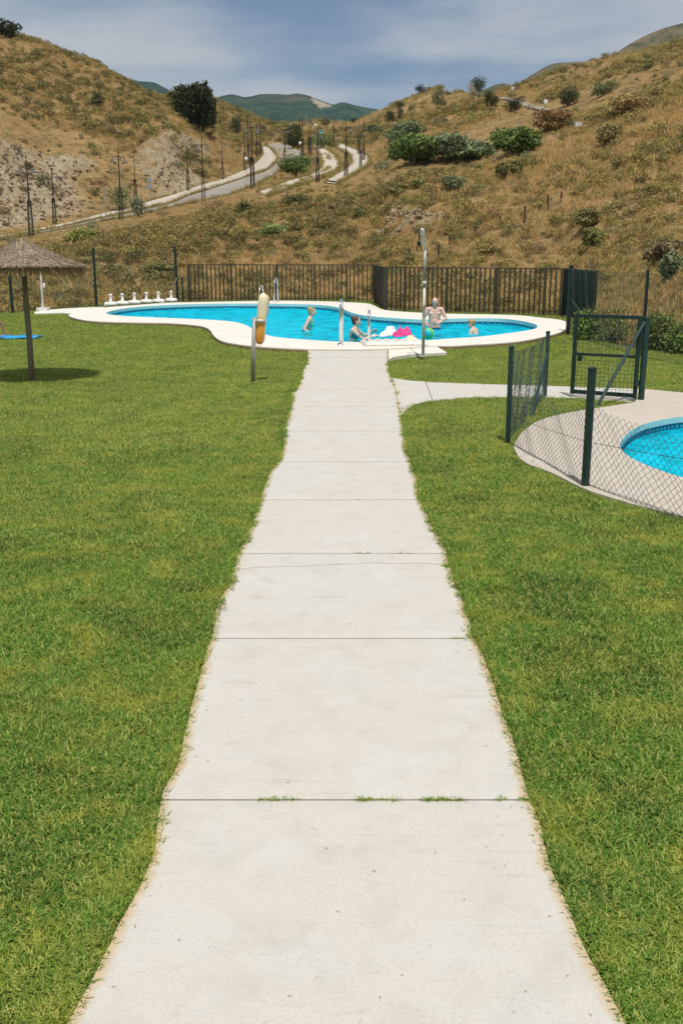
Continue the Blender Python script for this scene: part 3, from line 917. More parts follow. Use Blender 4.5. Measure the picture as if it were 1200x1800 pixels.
for i in range(len(JOINTS) - 1):
    g = 0.0055 if i < 7 else 0.003
    y0, y1 = JOINTS[i] + g, JOINTS[i + 1] - g
    if i == len(JOINTS) - 2:
        y1 = YEND + 0.0
    ny, nx = 26, 34
    v = []; e = []
    tilt = (random.random() - 0.5) * 0.004
    for a in range(ny + 1):
        yy = y0 + (y1 - y0) * a / ny
        xl, xr = float(ex(LW, yy, 1)), float(ex(RW, yy, 2))
        skew = (random.Random(i).random() - 0.5) * 0.02
        for b in range(nx + 1):
            t = b / nx
            t = 0.5 - 0.5 * math.cos(PI * t) if True else t
            x = xl + (xr - xl) * t
            ed = min(x - xl, xr - x)
            ro = -0.004 if a in (0, ny) else 0
            v.append((x, yy + skew * 0, float(path_z(yy)) + ro + tilt * (a / ny - 0.5)))
            e.append(ed)
    f = [(a * (nx + 1) + b, a * (nx + 1) + b + 1, (a + 1) * (nx + 1) + b + 1, (a + 1) * (nx + 1) + b) for a in range(ny) for b in range(nx)]
    # side faces
    ring = [b for b in range(nx + 1)] + [(a) * (nx + 1) + nx for a in range(1, ny + 1)] + [ny * (nx + 1) + b for b in range(nx - 1, -1, -1)] + [a * (nx + 1) for a in range(ny - 1, 0, -1)]
    b0 = len(v)
    for q in ring:
        v.append((v[q][0], v[q][1], v[q][2] - 0.03)); e.append(0.0)
    m_ = len(ring)
    for q in range(m_):
        f.append((ring[(q + 1) % m_], ring[q], b0 + q, b0 + (q + 1) % m_))
    o = mk('slab', v, f, M_PATH, path)
    at = o.data.attributes.new('edge', 'FLOAT', 'POINT')
    at.data.foreach_set('value', np.asarray(e, dtype=np.float32))
    slabs.append(o)
# the crack that crosses one slab
cr_pts = [(418, 1001), (440, 998), (480, 996), (520, 995), (560, 993), (600, 991), (630, 989.5), (650, 989), (700, 989.5), (740, 990), (788, 991)]
mbk = MB()
cp = [on_z(a + random.uniform(-2, 2), b + random.uniform(-0.9, 0.9), 0.003) for a, b in [(x, np.interp(x, [q[0] for q in cr_pts], [q[1] for q in cr_pts])) for x in np.arange(420, 788, 7)]]
M_CRACK = mat('crack_dirt', (0.30, 0.25, 0.19), 0.95)
vv = []; ff = []
for i, p in enumerate(cp):
    wd = 0.0016 + 0.0012 * random.random()
    vv += [(p.x, p.y - wd, 0.0035), (p.x, p.y + wd, 0.0035)]
ff = [(2 * i, 2 * i + 2, 2 * i + 3, 2 * i + 1) for i in range(len(cp) - 1)]
mk('crack', vv, ff, M_CRACK, path)
# the side path to the small pool, cut by two joints
def split_poly(poly, a, b):
    """the part of poly on the left of a->b"""
    out = []
    d = b - a
    sd_ = lambda p: d.x * (p.y - a.y) - d.y * (p.x - a.x)
    for i in range(len(poly)):
        p, q = poly[i], poly[(i + 1) % len(poly)]
        s0, s1 = sd_(p), sd_(q)
        if s0 >= 0:
            out.append(p)
        if (s0 > 0) != (s1 > 0):
            t = s0 / (s0 - s1)
            out.append(p.lerp(q, t))
    return out
def attr0(o, val=1.0):
    at = o.data.attributes.new('edge', 'FLOAT', 'POINT')
    at.data.foreach_set('value', np.full(len(o.data.vertices), val, dtype=np.float32))
    return o
side = thing('side_path', '', ''); del side['label']; del side['category']; struct(side)
j1a, j1b = on_z(745, 665), on_z(763, 712)
_ys = np.linspace(on_z(700, 731).y, on_z(690, 664.5).y, 30)
BRANCH = BRANCH + [Vector((float(ex(RW, y_, 2)) + 0.003, float(y_), 0)) for y_ in _ys]
gg = (j1b - j1a).normalized(); gn = Vector((-gg.y, gg.x, 0)) * 0.006
j2a, j2b = on_z(935, 665), on_z(960, 712)
s1 = split_poly(BRANCH, j1a - gn, j1b - gn); s2 = split_poly(BRANCH, j1b + gn, j1a + gn)
if sum(p.x for p in s1) / len(s1) > sum(p.x for p in s2) / len(s2):
    s1, s2 = split_poly(BRANCH, j1a + gn, j1b + gn), split_poly(BRANCH, j1b - gn, j1a - gn)
g2 = (j2b - j2a).normalized(); gn2 = Vector((-g2.y, g2.x, 0)) * 0.004
s2a = split_poly(s2, j2a - gn2, j2b - gn2); s2b = split_poly(s2, j2b + gn2, j2a + gn2)
for s_, dz in ((s1, -0.004), (s2a, 0.0), (s2b, 0.002)):
    if len(s_) > 2:
        attr0(cap('slab', [s_], 0.002 + dz, M_PATH, side, depth=0.04))
padr = thing('shower_pad', '', ''); del padr['label']; del padr['category']; struct(padr)
pa, pb = on_z(716, 612), on_z(733, 629)
pg = (pb - pa).normalized(); pn = Vector((-pg.y, pg.x, 0)) * 0.006
for s_ in (split_poly(PAD, pa - pn, pb - pn), split_poly(PAD, pb + pn, pa + pn)):
    if len(s_) > 2:
        attr0(cap('slab', [s_], 0.055, M_DECK, padr, depth=0.1))

# ------------------------------------------------------------------ scatter with geometry nodes (only for what nobody could count)
def scatter(name, pts, rot, scl, pick, protos, mat_for_points):
    coll = bpy.data.collections.new(name + '_sources')
    for o in protos:
        coll.objects.link(o)
    me = bpy.data.meshes.new(name)
    me.vertices.add(len(pts)); me.vertices.foreach_set('co', np.asarray(pts, np.float32).ravel())
    a = me.attributes.new('rot', 'FLOAT_VECTOR', 'POINT'); a.data.foreach_set('vector', np.asarray(rot, np.float32).ravel())
    a = me.attributes.new('scl', 'FLOAT', 'POINT'); a.data.foreach_set('value', np.asarray(scl, np.float32))
    a = me.attributes.new('pick', 'INT', 'POINT'); a.data.foreach_set('value', np.asarray(pick, np.int32))
    o = bpy.data.objects.new(name, me)
    C.objects.link(o)
    o['kind'] = 'stuff'
    g = bpy.data.node_groups.new(name, 'GeometryNodeTree')
    g.interface.new_socket('Geometry', in_out='INPUT', socket_type='NodeSocketGeometry')
    g.interface.new_socket('Geometry', in_out='OUTPUT', socket_type='NodeSocketGeometry')
    gi = g.nodes.new('NodeGroupInput'); go = g.nodes.new('NodeGroupOutput')
    ip = g.nodes.new('GeometryNodeInstanceOnPoints')
    ci = g.nodes.new('GeometryNodeCollectionInfo')
    ci.inputs['Collection'].default_value = coll
    ci.inputs['Separate Children'].default_value = True
    ci.inputs['Reset Children'].default_value = True
    def na(n, t):
        q = g.nodes.new('GeometryNodeInputNamedAttribute'); q.data_type = t; q.inputs['Name'].default_value = n
        return q.outputs['Attribute']
    g.links.new(gi.outputs[0], ip.inputs['Points'])
    g.links.new(ci.outputs[0], ip.inputs['Instance'])
    ip.inputs['Pick Instance'].default_value = True
    g.links.new(na('pick', 'INT'), ip.inputs['Instance Index'])
    g.links.new(na('rot', 'FLOAT_VECTOR'), ip.inputs['Rotation'])
    g.links.new(na('scl', 'FLOAT'), ip.inputs['Scale'])
    g.links.new(ip.outputs[0], go.inputs[0])
    md = o.modifiers.new('scatter', 'NODES'); md.node_group = g
    return o
def blades(n, spread, length, width, tilt, curve, seed, segs=2, tipw=0.15):
    """n grass blades as bent strips: vertices (n*segs*4), tone per blade"""
    r = np.random.default_rng(seed)
    out = []; tone = []
    for i in range(n):
        a = r.uniform(0, 2 * PI); rad = spread * math.sqrt(r.uniform(0, 1)); b = r.uniform(0, 2 * PI)
        base = np.array([math.cos(b) * rad, math.sin(b) * rad, -0.004])
        L = length * r.uniform(0.6, 1.3); W = width * r.uniform(0.7, 1.3)
        d = np.array([math.cos(a), math.sin(a), 0]); s = np.array([-d[1], d[0], 0])
        ang = r.uniform(*tilt); tn = r.uniform(0, 1)
        p = base.copy(); prev = None
        for k in range(segs + 1):
            t = k / segs
            wd = W * (1 - (1 - tipw) * t ** 1.5) * 0.5
            l, q = p - s * wd, p + s * wd
            if prev is not None:
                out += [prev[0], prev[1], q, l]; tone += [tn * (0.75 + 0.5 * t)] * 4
            prev = (l, q)
            th = ang + curve * t
            p = p + (d * math.sin(th) + np.array([0, 0, 1]) * math.cos(th)) * (L / segs)
    return np.array(out), np.array(tone)
def proto(name, n, spread, length, width, tilt, curve, seed, m, segs=2):
    v, t = blades(n, spread, length, width, tilt, curve, seed, segs)
    return bpy.data.objects.new(name, fast_quads(name, v, m, {'tone': t}))

# lawn grass
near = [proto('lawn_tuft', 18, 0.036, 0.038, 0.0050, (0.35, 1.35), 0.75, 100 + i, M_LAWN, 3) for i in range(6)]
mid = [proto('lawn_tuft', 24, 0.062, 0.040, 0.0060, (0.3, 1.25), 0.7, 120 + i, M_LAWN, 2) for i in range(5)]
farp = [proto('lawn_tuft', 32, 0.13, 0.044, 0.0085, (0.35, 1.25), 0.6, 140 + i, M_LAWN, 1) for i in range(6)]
PATHPOLY = [Vector((float(ex(LW, y, 1)) - 0.02 + 0.06 * float(fbm(np.array([y * 6.0]), np.array([1.3]), 4, 71)[0]), y, 0)) for y in np.linspace(0, YEND, 260)] + [Vector((float(ex(RW, y, 2)) + 0.02 + 0.06 * float(fbm(np.array([y * 6.0]), np.array([5.3]), 4, 72)[0]), y, 0)) for y in np.linspace(YEND, 0, 260)]
L0W = contour0(L0, 0.0)
LAWNPOLY = [Vector((q[0], q[1], 0)) for q in L0W[::4]]
LAWNPOLY = [Vector((-9, -1, 0)), Vector((-30, 20, 0))] + [p for p in LAWNPOLY if p.x > -30] + [Vector((9, -1, 0))]
def inset(poly, d):
    n = len(poly); out = []
    ar = sum(poly[i].x * poly[(i + 1) % n].y - poly[(i + 1) % n].x * poly[i].y for i in range(n))
    for i in range(n):
        t = (poly[(i + 1) % n] - poly[i - 1]); t.z = 0
        if t.length < 1e-6:
            out.append(poly[i]); continue
        t.normalize()
        nr = Vector((-t.y, t.x, 0)) * (1 if ar > 0 else -1)
        out.append(poly[i] + nr * d * (0.45 + 1.1 * random.random()))
    return out
def lawn_pts(y0, y1, dens, margin):
    hw = lambda y: 0.345 * y * 1.04 + margin
    n = int(dens * (y1 - y0) * (hw(y0) + hw(y1)))
    y = RNG.uniform(y0, y1, n * 2); x = RNG.uniform(-1, 1, n * 2) * hw(y1)
    keep = np.abs(x) < hw(y)
    x, y = x[keep], y[keep]
    ok = in_poly(x, y, LAWNPOLY)
    for P in (PATHPOLY, DECK, inset(SMALLDECK, 0.07), inset(BRANCH, 0.03), PAD, SHOWERPAD):
        ok &= ~in_poly(x, y, P)
    return x[ok], y[ok]
PX_, PY_, SC_, PK_, ZB_ = [], [], [], [], []
for y0, y1, dens, margin, base, cnt, sc in ((0.3, 4.0, 1700, 2.6, 0, 6, 1.0), (4.0, 7.5, 1300, 2.6, 0, 6, 1.05), (7.5, 10.5, 760, 2.8, 0, 6, 1.15), (6.8, 13.5, 420, 3.0, 6, 5, 1.0), (10.5, 22, 420, 3.5, 6, 5, 1.0), (20, 45, 210, 5.0, 11, 6, 1.0)):
    x, y = lawn_pts(y0, y1, dens, margin)
    # thinner, lower and taller patches
    nz_ = fbm(x * 0.9, y * 0.9, 3, 60)
    PX_.append(x); PY_.append(y)
    SC_.append(sc * RNG.uniform(0.75, 1.25, len(x)) * (1.0 + 0.7 * nz_))
    PK_.append(base + RNG.integers(0, cnt, len(x)))
    ZB_.append(np.full(len(x), -0.016))
# the turf grows thick along both edges of the path
for W_, sd_, q_ in ((LW, 1, -1), (RW, 2, 1)):
    n_ = 9000
    y_ = 1.2 + 21.5 * RNG.uniform(0, 1, n_) ** 1.6
    x_ = ex(W_, y_, sd_) + q_ * (RNG.uniform(-0.012, 0.06, n_) + np.interp(y_, [2.0, 3.6, 6.0], [0.036, 0.028, 0.012]) + 0.05 * fbm(y_ * 6.0, np.full(n_, 2.2 * sd_), 4, 75))
    ok_ = ~(in_poly(x_, y_, BRANCH) | in_poly(x_, y_, PAD) | in_poly(x_, y_, DECK))
    x_, y_ = x_[ok_], y_[ok_]
    PX_.append(x_); PY_.append(y_); SC_.append(RNG.uniform(0.7, 1.2, len(x_))); PK_.append(RNG.integers(0, 6, len(x_))); ZB_.append(np.full(len(x_), -0.014))
# weeds along the joints and the edges of the path
jx, jy = [], []
for (py, a, b, n_) in ((1405, 455, 520, 16), (1405, 620, 700, 34), (1406, 740, 815, 46), (1408, 870, 925, 14), (1121, 790, 812, 10), (971.5, 625, 648, 10), (971.5, 700, 705, 3), (971.5, 715, 720, 3), (877.5, 628, 636, 4), (757, 505, 512, 4)):
    for i in range(n_):
        q = on_z(random.uniform(a, b), py + (1.5 if py > 1300 else 0), 0)
        jx.append(q.x); jy.append(JOINTS[int(np.argmin([abs(j - q.y) for j in JOINTS]))] + random.uniform(-0.004, 0.004))
PX_.append(np.array(jx)); PY_.append(np.array(jy)); SC_.append(RNG.uniform(0.22, 0.52, len(jx))); PK_.append(RNG.integers(0, 6, len(jx))); ZB_.append(np.full(len(jx), -0.006))
PX_, PY_, SC_, PK_, ZB_ = map(np.concatenate, (PX_, PY_, SC_, PK_, ZB_))
TRUEPATH = [Vector((float(ex(LW, y, 1)), y, 0)) for y in np.linspace(0, YEND, 260)] + [Vector((float(ex(RW, y, 2)), y, 0)) for y in np.linspace(YEND, 0, 260)]
ZB_ = np.where(in_poly(PX_, PY_, TRUEPATH) & (ZB_ < -0.013), path_z(PY_) - 0.002, ZB_)
rot = np.stack([RNG.normal(0, 0.12, len(PX_)), RNG.normal(0, 0.12, len(PX_)), RNG.uniform(0, 2 * PI, len(PX_))], 1)
scatter('lawn_grass', np.stack([PX_, PY_, ZB_], 1), rot, SC_, PK_, [o for o in near + mid + farp], M_LAWN)

# clippings, crumbs of soil and dry leaf bits lying on the concrete
lv, lt = [], []
rl = random.Random(19)
for i in range(260):
    y_ = 1.9 + 16 * rl.random() ** 1.7
    x0_, x1_ = float(ex(LW, y_, 1)), float(ex(RW, y_, 2))
    t_ = rl.random()
    if rl.random() < 0.6:
        t_ = rl.choice([rl.random() ** 2 * 0.16, 1 - rl.random() ** 2 * 0.16])
    c_ = Vector((x0_ + (x1_ - x0_) * t_, y_, float(path_z(y_)) + 0.003))
    a_ = rl.uniform(0, 6.28); L_ = rl.uniform(0.002, 0.008) * (2.2 if rl.random() < 0.06 else 1); W_ = rl.uniform(0.0007, 0.0017)
    d_ = Vector((math.cos(a_), math.sin(a_), 0)); s_ = Vector((-d_.y, d_.x, 0)) * W_
    up_ = Vector((0, 0, rl.uniform(0.0, 0.006)))
    lv += [tuple(c_ - d_ * L_ - s_), tuple(c_ + d_ * L_ - s_ + up_), tuple(c_ + d_ * L_ * 0.9 + s_ + up_), tuple(c_ - d_ * L_ + s_)]
    lt += [rl.random()] * 4
M_LITTER = leafmat('dry_clipping', (0.24, 0.19, 0.11), (0.28, 0.20, 0.11), (0.36, 0.29, 0.15), 0.0, 0.9, 3.0)
o = bpy.data.objects.new('grass_clippings', fast_quads('grass_clippings', np.array(lv), M_LITTER, {'tone': lt})); C.objects.link(o); o['kind'] = 'stuff'

# ------------------------------------------------------------------ railing round the pool
def rail_run(root, a, b, zb, zt, step, posts, postw=0.07, barw=0.044, bars=True, m_=None, m=None):
    M_R = m or M_BLACKRAIL
    """upright bars between a top and a low rail; posts: fractions along the run"""
    a = Vector((a.x, a.y, 0)); b = Vector((b.x, b.y, 0))
    L = (b - a).length; d = (b - a).normalized(); nrm = Vector((-d.y, d.x, 0))
    rot = Matrix((d, nrm, Vector((0, 0, 1)))).transposed()
    for z, t in ((zt, 0.035), (zb + 0.13, 0.022)):
        q_ = MB(); q_.box((a + b) / 2 + Vector((0, 0, z)), (L, 0.03, t), rot); q_.build('rail', M_R, root)
    for t in posts:
        q_ = MB(); q = a.lerp(b, t)
        q_.box(q + Vector((0, 0, (zt + zb) / 2 - 0.09)), (postw, postw, zt - zb + 0.22), rot)
        q_.build('post', M_R, root)
    n = max(1, round(L / step))
    if m is not None:
        BAR[0] = None
    if BAR[0] is None:
        m = MB(); m.box((0, 0, 0), (barw, barw * 0.95, 1.0)); o = m.build('bar', M_R, None, link=False); BAR[0] = o.data
    for i in range(n):
        t = (i + 0.5) / n
        if any(abs(t - q) * L < 0.06 for q in posts):
            continue
        o = bpy.data.objects.new('bar', BAR[0]); C.objects.link(o); o.parent = root
        q = a.lerp(b, t)
        o.location = (q.x, q.y, (zt + zb) / 2 + 0.012 + random.uniform(-0.003, 0.003))
        o.scale = (1, 1, zt - zb - 0.05)
        o.rotation_euler = (random.uniform(-.006, .006), random.uniform(-.006, .006), math.atan2(d.y, d.x))
BAR = [None]
ra, rb_ = on_z(333, 530.5), on_z(656, 532.5)
ZT = on_y(500, 465.5, (ra.y + rb_.y) / 2).z
fence = thing('railing_fence', 'long dark upright-bar railing running behind the far side of the pool', 'railing', (0, 0, 0))
fr_ = lambda x: (x - 333) / (656 - 333)
rail_run(fence, ra, rb_, 0.02, ZT, 0.170, [0.0, fr_(409), fr_(488), fr_(555), fr_(610), 1.0])
rc_, rd_ = on_z(676, 546.5), on_z(987, 556.5)
rail_run(fence, rb_, rc_, 0.02, ZT, 0.14, [1.0], 0.09)
fr2 = lambda x: (x - 676) / (987 - 676)
rail_run(fence, rc_, rd_, 0.02, ZT, 0.166, [fr2(713.5), fr2(790), fr2(877), fr2(957), 1.0])
re_ = on_z(1042, 571)
rail_run(fence, rd_, re_, 0.02, ZT, 0.14, [1.0], 0.07, m=M_GREEN)

# ------------------------------------------------------------------ chain link fences
def zigzag_mesh(name, a, b, za, zb_, zta, ztb, cell, wr, m, parent, square=False, sag=0.0):
    """woven wire between two uprights; every wire a thin three-sided strip"""
    a = Vector((a.x, a.y, 0)); b = Vector((b.x, b.y, 0)); L = (b - a).length
    d = (b - a) / L; nr = Vector((-d.y, d.x, 0))
    out = []
    def P(s, h, off=0.0):
        t = s / L
        z0 = za + (zb_ - za) * t; z1 = zta + (ztb - zta) * t - sag * 4 * t * (1 - t)
        bul = 0.012 * math.sin(s * 5.1 + h * 3) + 0.010 * math.sin(s * 11.7 + h * 7.0)
        wob_ = 0.006 * math.sin(s * 23.1 + h * 17.0)
        return a + d * (s + wob_) + nr * (off + bul) + Vector((0, 0, z0 + h * (z1 - z0) + wob_ * 0.6))
    hgt = ((zta - za) + (ztb - zb_)) / 2
    lines = []
    if square:
        for i in range(int(L / cell) + 1):
            lines.append([P(min(i * cell, L), q / 8) for q in range(9)])
        for j in range(1, int(hgt / cell)):
            lines.append([P(L * q / 8, j * cell / hgt) for q in range(9)])
    else:
        h_ = cell * 0.5
        nh = max(2, int(round(hgt / h_)))
        for i in range(int(L / h_)):
            pts = []
            for j in range(nh + 1):
                s = i * h_ if (j % 2 == 0) == (i % 2 == 0) else (i + 1) * h_
                pts.append(P(min(s, L), j / nh, 0.003 * (1 if j % 2 else -1)))
            lines.append(pts)
    v = []
    for pts in lines:
        for p, q in zip(pts[:-1], pts[1:]):
            t = (q - p)
            if t.length < 1e-5:
                continue
            t.normalize()
            u = t.cross(nr).normalized() * wr; w_ = nr * wr
            ring = [(u), (-u * 0.5 + w_ * 0.87), (-u * 0.5 - w_ * 0.87)]
            for k_ in range(3):
                e, g = ring[k_], ring[(k_ + 1) % 3]
                v += [tuple(p + e), tuple(p + g), tuple(q + g), tuple(q + e)]
    me = fast_quads(name, np.array(v), m)
    o = bpy.data.objects.new(name, me); C.objects.link(o); o.parent = parent
    o['kind'] = 'stuff'
    return o
def post(parent, p, h, r, m, lean=(0, 0), cap_=True, name='post'):
    mb = MB()
    b = Vector((p.x, p.y, -0.15)); t = Vector((p.x + lean[0], p.y + lean[1], h))
    mb.tube([b, b.lerp(t, 0.5), t], r, 10)
    if cap_:
        mb.tube([t, t + Vector((0, 0, 0.018)), t + Vector((0, 0, 0.026))], [r * 1.14, r * 1.14, r * 0.5], 10)
    return mb.build(name, m, parent, smooth=False)
def wire(parent, pts, r, m, name='tension_wire'):
    mb = MB(); mb.tube(pts, r, 4, False); return mb.build(name, m, parent)
# enclosure of the small pool
enc = thing('chain_link_fence', 'low dark green chain-link fence on round posts around the small pool', 'fence')
pA, pB, pC = on_z(891.5, 779), on_z(957, 696), on_z(1027.5, 857)
pD, pE = on_z(1290, 948), on_z(1123, 705)
hA = on_y(897, 612, pA.y).z; hB = on_y(963.5, 585, pB.y).z; hC = on_y(1035.5, 650, pC.y).z; hE = on_y(1131.5, 561, pE.y).z
post(enc, pA, hA, 0.028, M_GREEN2); post(enc, pB, hB, 0.028, M_GREEN2); post(enc, pC, hC, 0.036, M_GREEN)
post(enc, pD, hC, 0.034, M_GREEN)
# strut of the back post and of the gate post
def strut(parent, p, z, q, r, m):
    mb = MB(); mb.tube([Vector((p.x, p.y, z)), Vector((q.x, q.y, -0.05))], r, 8); return mb.build('brace', m, parent)
strut(enc, pB, hB * 0.68, on_z(932, 735), 0.022, M_GREEN2)
strut(enc, pE, hE * 0.98, on_z(1045, 715), 0.024, M_GREEN2)
zigzag_mesh('wire_mesh', pC, pD, 0.0, 0.0, hC - 0.30, hC - 0.40, 0.072, 0.0019, M_WIRE, enc, sag=0.03)
zigzag_mesh('wire_mesh', pA, pC, 0.01, 0.0, hA - 0.05, hC - 0.30, 0.072, 0.0019, M_WIRE, enc, sag=0.20)
zigzag_mesh('wire_mesh', pB, pA, 0.01, 0.01, hB - 0.03, hA - 0.05, 0.072, 0.0022, M_GREEN2, enc, sag=0.05)
midz = lambda p, px, py: on_y(px, py, p.y)
w0 = Vector((pA.x, pA.y, hA * 0.30)); w1 = Vector((pC.x, pC.y, on_y(1031, 777, pC.y).z)); w2 = Vector((pD.x, pD.y, on_y(1290, 822, pD.y).z))
wire(enc, [w0, w0.lerp(w1, 0.5) - Vector((0, 0, 0.012)), w1], 0.0022, M_WIRE)
wire(enc, [w1, w1.lerp(w2, 0.5) - Vector((0, 0, 0.01)), w2], 0.0022, M_WIRE)
wire(enc, [Vector((pB.x, pB.y, hB - 0.03)), (pB + pA) / 2 + Vector((0, 0, (hB + hA) / 2 - 0.09)), Vector((pA.x, pA.y, hA - 0.05))], 0.003, M_GREEN2)
# gate
gate = thing('gate', 'open dark green metal gate with wire infill at the small pool', 'gate', (pE.x, pE.y, 0))
gl_ = on_z(1004.5, 697); gr_ = Vector((pE.x - 0.05, pE.y, 0))
ztl = on_y(1010.5, 554, gl_.y).z; ztr = on_y(1129, 559.5, gr_.y).z; zbl = 0.06; zbr = 0.05
def loc(v):
    return v - Vector((pE.x, pE.y, 0))
gd = (gr_ - gl_); gd.z = 0; gL = gd.length; gd.normalize(); gn_ = Vector((-gd.y, gd.x, 0))
grot = Matrix((gd, gn_, Vector((0, 0, 1)))).transposed()
zt_ = (ztl + ztr) / 2
for nm, c_, s_ in (('top_rail', (gl_ + gr_) / 2 + Vector((0, 0, zt_)), (gL + 0.05, 0.042, 0.05)), ('bottom_rail', (gl_ + gr_) / 2 + Vector((0, 0, 0.075)), (gL - 0.05, 0.042, 0.05)),
                   ('middle_rail', (gl_ + gr_) / 2 + Vector((0, 0, zt_ * 0.535)), (gL - 0.05, 0.03, 0.034)),
                   ('stile', gl_ + Vector((0, 0, zt_ / 2 + 0.01)), (0.05, 0.045, zt_ - 0.06)), ('stile', gr_ - gd * 0.02 + Vector((0, 0, zt_ / 2 + 0.01)), (0.05, 0.045, zt_ - 0.06))):
    mb = MB(); mb.box(loc(c_), s_, grot); mb.build(nm, M_GREEN, gate)
mb = MB(); mb.tube([loc(pE + Vector((0.02, 0.0, -0.15))), loc(pE + Vector((0.02, 0, hE)))], 0.042, 12); mb.tube([loc(pE + Vector((0.02, 0, hE))), loc(pE + Vector((0.02, 0, hE + 0.02)))], 0.047, 12); mb.build('hinge_post', M_GREEN2, gate)
for z in (0.25, zt_ - 0.15):
    mb = MB(); mb.tube([loc(gr_ - gd * 0.01 + Vector((0, -0.01, z - 0.04))), loc(gr_ - gd * 0.01 + Vector((0, -0.01, z + 0.04)))], 0.036, 8); mb.build('hinge', M_GREEN2, gate)
mb = MB(); q = gl_ + gd * 0.09 + Vector((0, 0, zt_ * 0.5)) + gn_ * -0.03
mb.box(loc(q), (0.06, 0.035, 0.11), grot); mb.tube([loc(q + gd * -0.01 - gn_ * 0.02), loc(q - gn_ * 0.06), loc(q - gn_ * 0.06 + gd * 0.09)], 0.009, 6); mb.build('lock', M_GREEN, gate)
gm = zigzag_mesh('wire_infill', gl_, gr_, 0.08, 0.08, zt_ - 0.02, zt_ - 0.02, 0.055, 0.0024, M_WIRE, None, square=True)
gm.parent = gate; gm.location = (-pE.x, -pE.y, 0)
# tall chain link behind, right of the railing
tall = thing('chain_link_fence', 'tall wire fence with thin dark posts at the foot of the right slope', 'fence')
qa, qb_, qc = on_z(997, 588), on_z(1127, 628), on_z(1330, 668)
hq = on_y(997, 468, qa.y).z; hq2 = on_y(1132, 477, qb_.y).z
post(tall, qa, hq, 0.055, M_GREEN); post(tall, qb_, hq2, 0.032, M_GREEN); post(tall, qc, hq2, 0.032, M_GREEN)
strut(tall, qa, hq * 0.55, on_z(1060, 598), 0.022, M_GREEN2)
zigzag_mesh('wire_mesh', qa, qb_, 0.0, 0.0, hq - 0.05, hq2 - 0.02, 0.075, 0.0019, M_WIRE, tall, sag=0.05)
zigzag_mesh('wire_mesh', qb_, qc, 0.0, 0.0, hq2 - 0.02, hq2 - 0.02, 0.075, 0.0019, M_WIRE, tall, sag=0.05)
wire(tall, [Vector((qa.x, qa.y, hq - 0.05)), (qa + qb_) / 2 + Vector((0, 0, (hq + hq2) / 2 - 0.09)), Vector((qb_.x, qb_.y, hq2 - 0.02))], 0.003, M_WIRE)
# fence on the left, beyond the lawn
lf = thing('chain_link_fence', 'high wire fence on thin green posts at the left end of the pool', 'fence')
la, lb, lc, ld = on_z(-140, 556), on_z(23, 551), on_z(170, 538), on_z(313, 530.5)
hh_ = [on_y(18, 478, lb.y).z, on_y(163, 437, lc.y).z, on_y(307.5, 434, ld.y).z]
post(lf, la, 1.75, 0.05, M_GREEN); post(lf, lb, hh_[0] + 0.35, 0.05, M_GREEN); post(lf, lc, hh_[1], 0.05, M_GREEN); post(lf, ld, hh_[2], 0.05, M_GREEN, lean=(-0.05, 0))
strut(lf, ld, hh_[2] * 0.45, on_z(296, 532), 0.025, M_GREEN)
post(lf, on_z(322, 531), 0.95, 0.035, M_GREEN)
for a_, b_, h0, h1 in ((la, lb, 1.7, hh_[0] + .3), (lb, lc, hh_[0] + .3, hh_[1] - 0.05), (lc, ld, hh_[1] - 0.05, hh_[2] - 0.05), (ld, on_z(331, 530.3), hh_[2] - 0.9, 1.4)):
    zigzag_mesh('wire_mesh', a_, b_, 0.02, 0.02, h0, h1, 0.11, 0.0020, M_WIRE, lf, sag=0.06)

# ------------------------------------------------------------------ shower, ladders, rescue float, parasol
sp = on_z(743, 627, 0.05)
M_ARM = noisy('glint_white_shower_arm', (0.82, 0.82, 0.80), (0.76, 0.76, 0.74), 10, 0.3, 0.2)  # near-white base colour carries the bright glint of the metal arm
shower = thing('shower', 'tall steel poolside shower pole with bright bent arm on the concrete pad', 'shower', (sp.x, sp.y, 0.055))
zz = lambda py, y=None: on_y(743, py, sp.y).z - 0.055
mb = MB(); mb.tube([(0, 0, -0.03), (0, 0, zz(498))], 0.028, 14); mb.tube([(0, 0, 0), (0, 0, 0.012)], 0.075, 16); mb.build('pole', M_STEEL, shower, True)
mb = MB(); mb.tube([(0, 0, zz(502)), (0, 0, zz(494))], 0.046, 14); mb.build('collar', M_STEEL, shower, True)
mb = MB(); mb.tube([(0, 0, zz(495)), (0, 0, zz(440))], 0.030, 14); mb.build('upper_pole', M_GALV, shower, True)
tz = zz(404)
mb = MB(); mb.tube([(0, 0, zz(440)), (-0.006, -0.02, zz(434)), (-0.05, -0.10, zz(415)), (-0.073, -0.15, tz - 0.01), (-0.085, -0.17, tz + 0.02)], [0.031, 0.034, 0.040, 0.040, 0.02], 14, flat=0.7); mb.build('arm', M_ARM, shower, True)
mb = MB(); mb.tube([(-0.08, -0.16, tz + 0.012), (-0.115, -0.17, tz + 0.01), (-0.125, -0.17, tz - 0.03), (-0.125, -0.17, tz - 0.17)], 0.010, 8)
mb.tube([(-0.125, -0.17, tz - 0.17), (-0.125, -0.17, tz - 0.22), (-0.125, -0.17, tz - 0.28)], [0.016, 0.034, 0.040], 12); mb.build('shower_head', M_GREEN, shower, True)
mb = MB(); mb.tube([(0, -0.03, zz(536)), (0, -0.08, zz(536))], 0.02, 10); mb.ball((0, -0.085, zz(536)), 0.028, 8, 6); mb.build('push_button', M_CHROME, shower, True)

